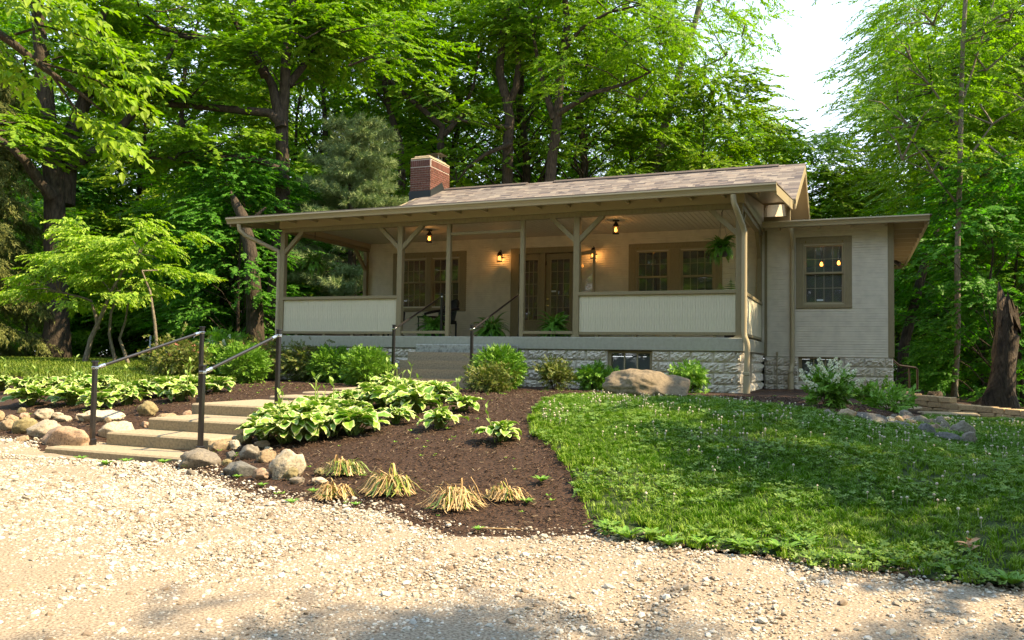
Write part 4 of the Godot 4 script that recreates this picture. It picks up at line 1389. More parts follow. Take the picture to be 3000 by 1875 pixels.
func handrail(label: String, a: Vector3, b: Vector3, ha: float, hb: float) -> void:
	var t := thing("handrail", label, "handrail", Vector3.ZERO, 0.0, "black pipe handrails")
	for q in [[a, ha], [b, hb]]:
		var c: Vector3 = q[0]
		var h: float = q[1]
		var g := Geo.new()
		g.box(c + V(-0.024, 0.0, -0.024), c + V(0.024, h, 0.024), 0.003)
		var post := put(t, "post", g, M.black)
		var cp := Geo.new()
		cp.box(c + V(-0.032, h, -0.032), c + V(0.032, h + 0.014, 0.032), 0.004)
		put(post, "cap", cp, M.black)
		var ft := Geo.new()
		ft.box(c + V(-0.036, 0.0, -0.036), c + V(0.036, 0.075, 0.036), 0.004)
		put(post, "foot", ft, M.black)
		var rg := Geo.new()
		rg.box(c + V(-0.030, h - 0.085, -0.030), c + V(0.030, h - 0.055, 0.030), 0.003)
		put(post, "clamp", rg, M.chrome)
	var p := a + V(0, ha - 0.07, -0.02)
	var e := b + V(0, hb - 0.07, 0.02)
	var d := (e - p).normalized()
	var r := Geo.new()
	r.tube([p + d * 0.09, e - d * 0.09], [0.019, 0.019], 12)
	put(t, "rail", r, M.black)
	for q in [[p, p + d * 0.12], [e, e - d * 0.12]]:
		var g := Geo.new()
		g.tube([q[0], q[0].lerp(q[1], 0.4), q[0].lerp(q[1], 0.45), q[1]], [0.012, 0.012, 0.024, 0.024], 10)
		put(t, "socket", g, M.chrome)

func frond_mesh(seed_: int, length: float) -> ArrayMesh:
	var r := RandomNumberGenerator.new()
	r.seed = seed_
	var g := Geo.new()
	var n := 15
	var droop := r.randf_range(0.7, 1.3)
	var prev := Vector3.ZERO
	for i in n:
		var t := (i + 1.0) / n
		var p := Vector3(length * t * (1.0 - 0.25 * t * droop), length * (0.75 * t - droop * t * t * 0.95), 0)
		var w := 0.055 * length * 2.0 * sin(PI * clampf(t * 0.9 + 0.12, 0, 1)) + 0.008
		var fwd := (p - prev).normalized()
		var c := Color(0.07, 0.20, 0.022).lerp(Color(0.15, 0.33, 0.04), r.randf())
		for s in [-1.0, 1.0]:
			var tip: Vector3 = p + Vector3(0, -0.015 * w / 0.05, s * w) + fwd * w * 0.45
			g.quad(prev, prev.lerp(tip, 0.5) - fwd * 0.012, tip, prev.lerp(p, 0.8).lerp(tip, 0.5) + fwd * 0.012, c)
		g.tri(prev + V(0, 0, -0.003), prev + V(0, 0, 0.003), p, Color(0.06, 0.10, 0.02))
		prev = p
	return g.mesh()

func fern(label: String, at: Vector3, size: float, hung: float, group: String) -> void:
	var t := thing("potted_fern" if hung <= 0 else "hanging_fern", label, "fern", at, 0.0, group)
	var pot := Geo.new()
	pot.lathe([Vector2(0, 0), Vector2(0.10, 0), Vector2(0.14, 0.17), Vector2(0.15, 0.18), Vector2(0.13, 0.185), Vector2(0.0, 0.17)], 16)
	put(t, "pot", pot, M.pot)
	var meshes := []
	for k in 5: meshes.append(frond_mesh(60 + k, 0.5))
	for k in 84:
		var o := put(t, "frond", meshes[k % 5], M.hosta, V(0, 0.16, 0))
		o.rotation = Vector3(rf(-0.3, 0.3), k * 2.4 + rf(-0.2, 0.2), rf(-0.75, 0.9))
		o.scale = Vector3.ONE * size * rf(0.6, 1.1)
	if hung > 0:
		for k in 3:
			var a := TAU * k / 3
			var w := Geo.new()
			w.tube([V(cos(a) * 0.14, 0.18, sin(a) * 0.14), V(0, hung - 0.12, 0)], [0.003, 0.003], 4)
			put(t, "wire", w, M.black)
		var h := Geo.new()
		h.tube([V(0, hung - 0.14, 0), V(0.0, hung - 0.06, 0.0), V(0.02, hung - 0.03, 0), V(0.0, hung, 0)], [0.008, 0.008, 0.008, 0.008], 5)
		put(t, "hook", h, M.black)

func wicker_chair(at: Vector3, turn: float, label: String) -> void:
	var t := thing("wicker_chair", label, "chair", at, turn, "black wicker porch chairs")
	var g := Geo.new()
	g.box(V(-0.27, 0.36, -0.26), V(0.27, 0.44, 0.26), 0.02)
	put(t, "seat", g, M.wicker)
	var b := Geo.new()
	var n := 10
	for i in n:
		var a0 := lerpf(-1.0, 1.0, float(i) / n)
		var a1 := lerpf(-1.0, 1.0, (i + 1.0) / n)
		var h0 := 0.95 - 0.18 * a0 * a0
		var h1 := 0.95 - 0.18 * a1 * a1
		var q := func(a: float, y: float) -> Vector3: return V(a * 0.30, y, -0.26 - (y - 0.4) * 0.25 + a * a * 0.10)
		b.quad(q.call(a0, 0.42), q.call(a1, 0.42), q.call(a1, h1), q.call(a0, h0))
	put(t, "backrest", b, M.wicker)
	var rim := Geo.new()
	var pts := []
	var rad := []
	for i in 17:
		var a := lerpf(-1.0, 1.0, i / 16.0)
		var yv := 0.95 - 0.18 * a * a
		pts.append(V(a * 0.30, yv, -0.26 - (yv - 0.4) * 0.25 + a * a * 0.10))
		rad.append(0.028)
	rim.tube(pts, rad, 8)
	put(t, "rim", rim, M.wicker)
	for s in [-1, 1]:
		var ar := Geo.new()
		ar.tube([V(s * 0.30, 0.72, -0.28), V(s * 0.32, 0.66, 0.05), V(s * 0.31, 0.60, 0.27), V(s * 0.30, 0.40, 0.27)], [0.03, 0.035, 0.035, 0.025], 8)
		put(t, "arm", ar, M.wicker)
		for z in [-0.24, 0.24]:
			var l := Geo.new()
			l.tube([V(s * 0.25, 0.0, z), V(s * 0.25, 0.38, z)], [0.02, 0.024], 8)
			put(t, "leg", l, M.wicker)

func build_porch_things() -> void:
	fern("bright green potted fern on the porch beside the doors", V(-3.72, 0.0, -0.42), 1.2, 0.0, "potted porch ferns")
	fern("green potted fern standing on the porch before the wicker chairs", V(-6.78, 0.0, -0.95), 1.15, 0.0, "potted porch ferns")
	fern("dark green potted fern against the porch wall at the door casing", V(-5.45, 0.0, -1.2), 1.2, 0.0, "potted porch ferns")
	fern("green fern in a black basket hanging at the railed porch end by the downspout", V(-0.53, 1.58, -0.9), 1.0, 0.92, "hanging porch ferns")
	fern("shaded fern basket hanging in the porch bay before the pine", V(-9.66, 1.52, -0.55), 0.95, 0.95, "hanging porch ferns")
	wicker_chair(V(-8.35, 0, -1.6), 1.2, "black wicker chair half hidden by the porch railing")
	wicker_chair(V(-7.25, 0, -2.3), -0.5, "black wicker rocking chair under the paired window")
	var tb := thing("side_table", "small black porch table between the wicker chairs", "table", V(-7.75, 0, -2.6))
	var g := Geo.new()
	g.box(V(-0.22, 0.52, -0.22), V(0.22, 0.56, 0.22), 0.008)
	put(tb, "tabletop", g, M.wicker)
	for s in [-1, 1]:
		for z in [-1, 1]:
			var l := Geo.new()
			l.tube([V(s * 0.19, 0, z * 0.19), V(s * 0.19, 0.52, z * 0.19)], [0.018, 0.018], 6)
			put(tb, "leg", l, M.wicker)
	# palm at the railing end
	var pm := thing("potted_palm", "feathery green palm behind the porch railing at the corner", "palm", V(-0.55, 0, -2.4))
	var pot := Geo.new()
	pot.lathe([Vector2(0, 0), Vector2(0.13, 0), Vector2(0.17, 0.30), Vector2(0.0, 0.29)], 14)
	put(pm, "pot", pot, M.pot)
	var fr := Geo.new()
	for i in 18:
		var t := i / 17.0
		var p := V(t * 0.62 * (1.0 - 0.1 * t), 0.95 * t - 0.45 * t * t, 0)
		for s in [-1.0, 1.0]:
			var l := 0.20 * sin(PI * (t * 0.8 + 0.18))
			fr.tri(p, p + V(0.025, 0.0, 0), p + V(l * 0.5, -l * 0.25, s * l), Color(0.05, 0.11, 0.03))
		fr.tri(p + V(0, 0, -0.004), p + V(0, 0, 0.004), p + V(0.05, 0.05, 0), Color(0.06, 0.09, 0.03))
	var fm := fr.mesh()
	for k in 13:
		var o := put(pm, "frond", fm, M.hosta, V(0, 0.32, 0))
		o.rotation = Vector3(0, k * 2.39, rf(0.0, 0.75))
		o.scale = Vector3.ONE * rf(0.8, 1.25)
	# lamps seen inside
	for q in [[V(-8.55, 1.78, -6.2), "pendant lamp glowing inside behind the paired porch window"], [V(-7.5, 1.62, -6.6), "second pendant lamp glowing inside behind the paired porch window"], [V(1.10, 1.92, -5.6), "bare bulb glowing inside the wing window, door side"], [V(1.48, 1.94, -5.6), "bare bulb glowing inside the wing window, corner side"]]:
		var t := thing("pendant_lamp", q[1], "lamp", q[0], 0.0, "lamps lit inside the cottage")
		var b := Geo.new()
		b.lathe([Vector2(0, -0.06), Vector2(0.03, -0.045), Vector2(0.036, -0.01), Vector2(0.015, 0.045), Vector2(0, 0.05)], 10)
		put(t, "bulb", b, M.lamp)
		var c := Geo.new()
		c.tube([V(0, 0.05, 0), V(0, 2.555 - q[0].y, 0)], [0.012, 0.006], 6)
		put(t, "cord", c, M.bronze)
		var l := OmniLight3D.new()
		l.name = "lamp_light"
		t.add_child(l)
		l.light_color = Color(1.0, 0.58, 0.25)
		l.light_energy = 0.05
		l.light_size = 0.03
		l.omni_range = 8
		l.shadow_enabled = true

# ------------------------------------------------------------------ plants
func leaf2(g: Geo, at: Vector3, dir: Vector3, up: Vector3, length: float, width: float, col: Color) -> void:
	var s := dir.cross(up).normalized() * width * 0.5
	var m := at + dir * length * 0.45 - up * width * 0.12
	var tip := at + dir * length
	g.tri(at, m + s, tip, col)
	g.tri(at, tip, m - s, col)

func leaf4(g: Geo, at: Vector3, dir: Vector3, up: Vector3, length: float, width: float, col: Color) -> void:      # a fuller blade, bent along its rib
	var s := dir.cross(up).normalized() * width * 0.5
	var a := at + dir * length * 0.35 + up * width * 0.08
	var b := at + dir * length * 0.72
	var tip := at + dir * length - up * width * 0.25
	var f := up * width * 0.14
	g.tri(at, a + s * 0.95 + f, a, col); g.tri(at, a, a - s * 0.95 + f, col)
	g.quad(a, a + s * 0.95 + f, b + s * 0.7 + f, b, col); g.quad(a - s * 0.95 + f, a, b, b - s * 0.7 + f, col)
	g.tri(b, b + s * 0.7 + f, tip, col); g.tri(b - s * 0.7 + f, b, tip, col)

func spray(seed_: int, leaves: int, length: float, ll: float, lw: float, c0: Color, c1: Color, full := false, droop := 0.15) -> Geo:
	var r := RandomNumberGenerator.new()
	r.seed = seed_
	var g := Geo.new()
	for i in leaves:
		var t := (i + 0.6) / leaves
		var s := 1.0 if i % 2 == 0 else -1.0
		var at := Vector3(length * t, -droop * t * t * length, r.randf_range(-0.05, 0.05) * length)
		var a := s * r.randf_range(0.5, 1.25) * (1.0 - 0.4 * t)
		var d := Vector3(cos(a), r.randf_range(-0.55, 0.15) - droop, sin(a)).normalized()
		var up := Vector3(r.randf_range(-0.45, 0.45), 1.0, r.randf_range(-0.45, 0.45)).normalized()
		var k := r.randf_range(0.8, 1.2)
		var c := c0.lerp(c1, r.randf())
		c = Color(c.r * k, c.g * k, c.b * k)
		var z := r.randf_range(0.75, 1.2)
		if full: leaf4(g, at, d, up, ll * z, lw * z, c)
		else: leaf2(g, at, d, up, ll * z, lw * z, c)
	return g

func foliate(g: Geo, sprays: Array, centre: Vector3, rad: Vector3, count: int, size: float, r: RandomNumberGenerator, axis := Vector3.ZERO, droop := 0.1) -> void:
	for i in count:
		var q := Vector3(r.randfn(), r.randfn(), r.randfn()).normalized() * pow(r.randf(), 0.45)
		var p := centre + q * rad
		var out := p - axis if axis != Vector3.ZERO else q * rad
		out.y = 0
		var yaw := atan2(-out.z, out.x) + r.randf_range(-0.9, 0.9)
		var b := Basis(Vector3.UP, yaw) * Basis(Vector3.BACK, r.randf_range(-0.35, 0.30) - droop) * Basis(Vector3.RIGHT, r.randf_range(-0.45, 0.45))
		var s := size * r.randf_range(0.75, 1.25)
		g.add(sprays[r.randi() % sprays.size()], Transform3D(b.scaled(Vector3.ONE * s), p))

func curve_to(a: Vector3, b: Vector3, lift: float, r: RandomNumberGenerator, n := 5) -> Array:
	var pts := []
	var d := a.distance_to(b)
	for i in n + 1:
		var t := float(i) / n
		var p := a.lerp(b, t) + Vector3.UP * sin(PI * t) * lift * d
		if i > 0 and i < n: p += Vector3(r.randfn(), r.randfn(), r.randfn()) * d * 0.025
		pts.append(p)
	return pts

func taper(a: float, b: float, n: int) -> Array:
	var out := []
	for i in n: out.append(lerpf(a, b, float(i) / maxf(n - 1, 1)))
	return out

var SP := {}
func make_sprays() -> void:
	SP.maple = []; SP.ash = []; SP.low = []; SP.dog = []; SP.near = []; SP.box = []; SP.azalea = []; SP.spirea = []
	for k in 5:
		SP.maple.append(spray(200 + k, 25, 0.85, 0.135, 0.098, Color(0.13, 0.27, 0.020), Color(0.255, 0.39, 0.03)))
		SP.ash.append(spray(220 + k, 26, 0.95, 0.145, 0.066, Color(0.155, 0.30, 0.022), Color(0.28, 0.42, 0.035), false, 0.24))
		SP.low.append(spray(240 + k, 22, 0.7, 0.115, 0.075, Color(0.115, 0.27, 0.025), Color(0.22, 0.40, 0.04)))
		SP.dog.append(spray(260 + k, 12, 0.5, 0.12, 0.065, Color(0.25, 0.42, 0.045), Color(0.40, 0.52, 0.075), true, 0.3))
		SP.near.append(spray(280 + k, 9, 0.34, 0.10, 0.055, Color(0.18, 0.33, 0.02), Color(0.30, 0.42, 0.03), true, 0.28))
		SP.box.append(spray(300 + k, 14, 0.085, 0.026, 0.014, Color(0.09, 0.22, 0.02), Color(0.19, 0.34, 0.035), false, 0.0))
		SP.azalea.append(spray(320 + k, 12, 0.12, 0.055, 0.022, Color(0.11, 0.25, 0.025), Color(0.21, 0.38, 0.045), false, 0.0))
		SP.spirea.append(spray(340 + k, 14, 0.13, 0.040, 0.016, Color(0.09, 0.17, 0.025), Color(0.17, 0.16, 0.04), false, 0.0))
	# needles
	SP.pine = []; SP.spruce = []
	for k in 4:
		var r := RandomNumberGenerator.new()
		r.seed = 360 + k
		var g := Geo.new()
		for i in 30:
			var t := r.randf()
			var at := Vector3(t * 0.30, 0, 0)
			var d := Vector3(0.75, r.randfn() * 0.7, r.randfn() * 0.7).normalized()
			var s := d.cross(Vector3(r.randfn(), r.randfn(), r.randfn())).normalized() * 0.008
			var c := Color(0.15, 0.23, 0.09).lerp(Color(0.28, 0.34, 0.14), r.randf())
			g.tri(at - s, at + s, at + d * 0.15, c)
		SP.pine.append(g)
		g = Geo.new()
		for i in 46:
			var t := r.randf()
			var at := Vector3(t * 0.55, -0.35 * t * t, r.randfn() * 0.05)
			var d := Vector3(0.5, -0.8 + r.randfn() * 0.5, r.randfn() * 0.6).normalized()
			var s := d.cross(Vector3(r.randfn(), r.randfn(), r.randfn())).normalized() * 0.010
			var c := Color(0.09, 0.12, 0.03).lerp(Color(0.19, 0.20, 0.05), r.randf())
			g.tri(at - s, at + s, at + d * 0.12, c)
		SP.spruce.append(g)

func crown_proto(seed_: int, h: float, trunk_r: float, lo: float, radius: float, clumps: int, per: int, sprays: Array, size: float, bare := 0.2) -> Dictionary:
	var r := RandomNumberGenerator.new()
	r.seed = seed_
	var wood := Geo.new()
	var leaf := Geo.new()
	var pts := []
	var n := 9
	var bend := Vector3(r.randfn(), 0, r.randfn()) * h * 0.02
	for i in n:
		var t := float(i) / (n - 1)
		pts.append(Vector3(0, h * 0.93 * t - 0.3, 0) + bend * sin(t * 3.0) + Vector3(r.randfn(), 0, r.randfn()) * 0.012 * h * t)
	var rad := []
	for i in n:
		var t := float(i) / (n - 1)
		rad.append(trunk_r * (1.0 - t * 0.86) + (trunk_r * 0.5 if i == 0 else 0.0))
	wood.tube(pts, rad, 10)
	var ang := r.randf() * TAU
	for i in clumps:
		var t := lo + (1.0 - lo) * pow((i + r.randf()) / clumps, 0.85)
		var shape := sin(PI * clampf((t - lo) / (1.0 - lo) * 0.80 + 0.17, 0, 1))
		ang += 2.399 + r.randf_range(-0.4, 0.4)
		var out := radius * (0.25 + 0.75 * shape) * sqrt(r.randf_range(0.12, 1.0))
		var c := Vector3(cos(ang) * out, h * t, sin(ang) * out)
		var from_t := clampf(t - out / h * r.randf_range(0.35, 0.8), bare, 0.93)
		var k := from_t * (n - 1) / 0.93
		var ki := mini(int(k), n - 2)
		var a: Vector3 = pts[ki].lerp(pts[ki + 1], k - ki)
		wood.tube(curve_to(a, c, 0.06, r, 4), taper(trunk_r * 0.30 * (1.1 - t), 0.012, 5), 5, Color.WHITE, false)
		var cr := radius * r.randf_range(0.20, 0.33)
		foliate(leaf, sprays, c, Vector3(cr, cr * r.randf_range(0.38, 0.62), cr), int(per * r.randf_range(0.7, 1.3)), size, r, Vector3(0, c.y, 0))
	return {"wood": wood.mesh(), "leaf": leaf.mesh()}

func tree_node(called: String, label: String, proto: Dictionary, at: Vector3, turn: float, size: float, group: String, bark: Material, leafmat: Material) -> Node3D:
	var t := thing(called, label, "tree", at, turn, group)
	put(t, "trunk", proto.wood, bark)
	put(t, "crown", proto.leaf, leafmat)
	t.scale = Vector3.ONE * size
	return t

func limbed_tree(called: String, label: String, trunk: Array, r0: float, r1: float, limbs: Array, sprays: Array, size: float, per: int, crad: float, seed_: int, extra := [], mat: Material = null, skip := 0.35) -> Node3D:
	var r := RandomNumberGenerator.new()
	r.seed = seed_
	var base := Vector3(trunk[0].x, T(trunk[0].x, trunk[0].z) - 0.3, trunk[0].z)
	var t := thing(called, label, "tree", base, 0.0)
	var w := Geo.new()
	var leaf := Geo.new()
	var pts := [Vector3.ZERO, Vector3(0, 0.35, 0)]
	for p in trunk: pts.append(p - base)
	var rad := taper(r0, r1, pts.size())
	rad[0] = r0 * 1.7
	rad[1] = r0 * 1.2
	w.tube(pts, rad, 14)
	var spots := []
	for l in limbs:
		var q := []
		for p in l[0]: q.append(p - base + Vector3(r.randfn(), r.randfn(), r.randfn()) * 0.04)
		w.tube(q, taper(l[1], l[1] * 0.25, q.size()), 8)
		for i in range(1, q.size()):
			if float(i) / (q.size() - 1) >= skip: spots.append([q[i], 1.0])
	var k0 := int(pts.size() * 0.75)
	for i in range(k0, pts.size()): spots.append([pts[i], 1.2])
	for e in extra: spots.append([e - base, 1.2])
	for s in spots:
		for j in 3:
			var c: Vector3 = s[0] + Vector3(r.randfn() * crad * 0.9, absf(r.randfn()) * crad * 0.55, r.randfn() * crad * 0.9)
			w.tube(curve_to(s[0], c, 0.05, r, 3), taper(0.035, 0.01, 4), 4, Color.WHITE, false)
			var cr: float = crad * r.randf_range(0.65, 1.1) * s[1]
			foliate(leaf, sprays, c, Vector3(cr, cr * 0.5, cr), per, size, r, s[0])
	put(t, "trunk", w, M.bark if mat == null else mat)
	put(t, "crown", leaf, M.leaf)
	return t

func shrub(called: String, label: String, category: String, at: Vector3, rad: Vector3, sprays: Array, count: int, size: float, group := "", loose := 0.0, mat: Material = null) -> Node3D:
	var t := thing(called, label, category, at, 0.0, group)
	var r := RandomNumberGenerator.new()
	r.seed = int(at.x * 1000) + int(at.z * 77) + 5000
	var g := Geo.new()
	var w := Geo.new()
	var tips := []
	for k in 14:
		var a := k * 2.4
		var e := Vector3(cos(a) * rad.x, rad.y * r.randf_range(0.7, 1.5), sin(a) * rad.z) * Vector3(r.randf_range(0.3, 0.9), 1, r.randf_range(0.3, 0.9))
		w.tube(curve_to(Vector3(cos(a) * 0.03, -0.02, sin(a) * 0.03), e, 0.08, r, 3), taper(0.008, 0.003, 4), 4, Color.WHITE, false)
		tips.append(e)
	for i in count:
		var d := Vector3(r.randfn(), r.randfn(), r.randfn()).normalized()
		var q := d * pow(r.randf(), 0.33)
		var lump := 1.0 + noise.get_noise_3dv(d * 120.0 + at * 10) * (0.28 + loose)
		var p := Vector3(0, rad.y, 0) + q * rad * lump
		if loose > 0 and r.randf() < 0.6:
			p = tips[r.randi() % tips.size()] + Vector3(r.randfn(), r.randfn() * 0.8, r.randfn()) * rad.x * 0.32
		if p.y < 0.02: continue
		var b := Basis(Vector3.UP, atan2(-q.z, q.x) + r.randf_range(-0.8, 0.8)) * Basis(Vector3.BACK, asin(clampf(d.y, -0.6, 0.9)) * 0.8 + r.randf_range(-0.5, 0.5)) * Basis(Vector3.RIGHT, r.randf() * TAU)
		g.add(sprays[r.randi() % sprays.size()], Transform3D(b.scaled(Vector3.ONE * size * r.randf_range(0.8, 1.2)), p))
	put(t, "stems", w, M.twig)
	put(t, "foliage", g, mat if mat else M.hosta)
	return t

func blossoms(t: Node3D, rad: Vector3, count: int, c0: Color, c1: Color, size: float, seed_: int) -> void:
	var r := RandomNumberGenerator.new()
	r.seed = seed_
	for k in count:      # flat heads of many tiny florets
		var g := Geo.new()
		for i in 26:
			var a := r.randf() * TAU
			var d := sqrt(r.randf()) * size
			var p := Vector3(cos(a) * d, 0.012 * r.randfn() - d * d * 4.0 * size, sin(a) * d)
			var c := c0.lerp(c1, r.randf())
			g.tri(p + V(-0.008, 0, 0), p + V(0.008, 0.004, 0.005), p + V(0, 0.006, -0.009), c)
			g.tri(p + V(0, 0.002, 0.009), p + V(0.008, -0.002, -0.006), p + V(-0.008, 0.006, -0.004), c)
		var a := k * 2.4 + r.randf()
		var f := sqrt((k + 0.5) / count)
		var o := put(t, "flower_head", g, M.petal, V(cos(a) * f * rad.x, rad.y * (1.0 + sqrt(1.05 - f * f) * r.randf_range(0.75, 1.05)), sin(a) * f * rad.z))
		o.rotation = Vector3(r.randf_range(-0.4, 0.4), 0, r.randf_range(-0.4, 0.4))

func hosta_leaf(seed_: int) -> ArrayMesh:      # a ribbed blade with a cream margin, on a stalk; grows along +x, arching
	var r := RandomNumberGenerator.new()
	r.seed = seed_
	var g := Geo.new()
	var green := Color(0.11, 0.25, 0.035).lerp(Color(0.24, 0.39, 0.055), r.randf())
	var cream := Color(0.60, 0.62, 0.30).lerp(Color(0.42, 0.54, 0.17), r.randf())
	var n := 7
	var bend := r.randf_range(0.35, 0.9)
	var twist := r.randf_range(-0.5, 0.5)
	var rows := []
	var stalk := 0.13
	for i in n + 1:
		var t := float(i) / n
		var w := 0.048 * pow(sin(PI * clampf(t * 0.88 + 0.10, 0, 1)), 0.75) * (1.0 if i < n else 0.0)
		var s := 0.19 * t
		var c := Vector3(stalk * 0.55 + s * cos(bend * t), stalk + 0.10 * t - s * sin(bend * t) * 1.0, 0)
		var tw := twist * t
		var row := []
		for q in [-1.0, -0.74, 0.0, 0.74, 1.0]:
			var wave: float = sin(t * 16.0 + q * 2.0 + seed_) * 0.006 * absf(q)
			row.append(c + Vector3(0, absf(q) * w * 0.35 + wave + q * w * sin(tw), q * w * cos(tw)))
		rows.append(row)
	for i in n:
		for k in 4:
			var col := cream if (k == 0 or k == 3 or i == n - 1) else green
			g.quad(rows[i][k], rows[i][k + 1], rows[i + 1][k + 1], rows[i + 1][k], col)
	g.tube([V(0, -0.01, 0), V(stalk * 0.25, stalk * 0.6, 0), rows[0][2]], [0.006, 0.005, 0.004], 4, Color(0.20, 0.28, 0.07), false)
	return g.mesh()

func build_hostas() -> void:
	var meshes := []
	for k in 8: meshes.append(hosta_leaf(500 + k))
	var stalk := Geo.new()      # flower stalk with folded bud leaves
	stalk.tube([V(0, 0, 0), V(0.02, 0.22, 0), V(0.05, 0.42, 0)], [0.006, 0.005, 0.004], 5, Color(0.25, 0.34, 0.08))
	for q in [[0.24, 0.4], [0.33, -1.8], [0.41, 0.9], [0.44, 3.0]]:
		leaf4(stalk, V(0.03, q[0], 0), Vector3(cos(q[1]) * 0.6, 0.8, sin(q[1]) * 0.6).normalized(), Vector3(-cos(q[1]), 0.5, -sin(q[1])).normalized(), 0.085, 0.035, Color(0.26, 0.38, 0.09))
	var sm := stalk.mesh()
	var protos := []
	var plants := [
		[-12.15,5.09],[-11.40,5.17],[-10.75,5.27],[-9.20,6.05],[-8.46,6.23],[-8.30,5.85],[-8.60,5.25],[-8.34,4.98],[-8.17,4.70],[-7.95,4.35],[-10.86,4.54],[-10.42,4.48],[-9.7,5.5],[-9.9,6.2],[-9.2,5.2],[-7.75,5.35],[-12.9,5.3],
		[-4.30,7.60],[-3.94,7.68],[-3.69,7.55],[-3.63,7.27],[-3.91,6.46],[-4.70,6.80],[-4.45,6.3],[-4.55,7.1],[-4.2,6.95],[-4.55,5.6],[-4.6,4.9],[-4.3,4.5],[-4.11,5.45],[-3.75,5.62],[-3.35,7.25],[-3.3,5.95],[-4.9,3.9],[-3.55,4.85],[-3.15,6.69],[-2.46,6.89],[-2.74,5.73],[-1.50,7.40]]
	for i in plants.size():
		var q: Array = plants[i]
		var left := i < 17
		var lonely := i >= plants.size() - 4
		var label := "cream-edged hosta in the clump behind the stone edging, on the dogwood side of the steps" if left else "cream-edged hosta in the clump between the garden steps and the open mulch"
		if lonely: label = ["cream-edged hosta standing alone at the edge of the hosta clump", "cream-edged hosta with tall bud stalks alone in the open mulch", "blue-green cream-edged hosta before the brown spirea", "small cream-edged hosta alone by the lawn edge"][i - plants.size() + 4]
		var size := rf(0.85, 1.15) * (1.42 if left else 1.52) * (0.80 if lonely else 1.0)
		if i > 4 and not lonely and protos.size() > 4:
			var o := copy(protos[i % 5], on(q[0], q[1], -0.02), rf(0, TAU), size, label)
			o.set_meta("group", "hostas beside the steps, hosta bed" if left else "hostas beside the steps, mulch side")
			continue
		var t := thing("hosta", label, "hosta", on(q[0], q[1], -0.02), rf(0, TAU), "" if lonely else ("hostas beside the steps, hosta bed" if left else "hostas beside the steps, mulch side"))
		t.scale = Vector3.ONE * size
		var count := 60 if lonely else 92
		for k in count:
			var ring := float(k) / count
			var o := put(t, "leaf", meshes[rng.randi() % 8], M.hosta, V(rf(-0.03, 0.03), 0, rf(-0.03, 0.03)))
			var tilt := lerpf(-0.35, 0.95, pow(1.0 - ring, 1.0)) + rf(-0.15, 0.15)
			o.basis = Basis(Vector3.UP, k * 2.399 + rf(-0.3, 0.3)) * Basis(Vector3.BACK, tilt) * Basis(Vector3.RIGHT, rf(-0.35, 0.35))
			o.scale = Vector3.ONE * lerpf(0.95, 0.62, 1.0 - ring) * rf(0.6, 1.15)
		for k in rng.randi_range(0, 2):
			var o := put(t, "bud_stalk", sm, M.hosta, V(rf(-0.08, 0.08), 0.0, rf(-0.08, 0.08)))
			o.basis = Basis(Vector3.UP, rf(0, TAU)) * Basis(Vector3.BACK, rf(-0.25, 0.15))
			o.scale = Vector3.ONE * rf(0.6, 0.95)
		if not lonely and protos.size() < 5: protos.append(t)

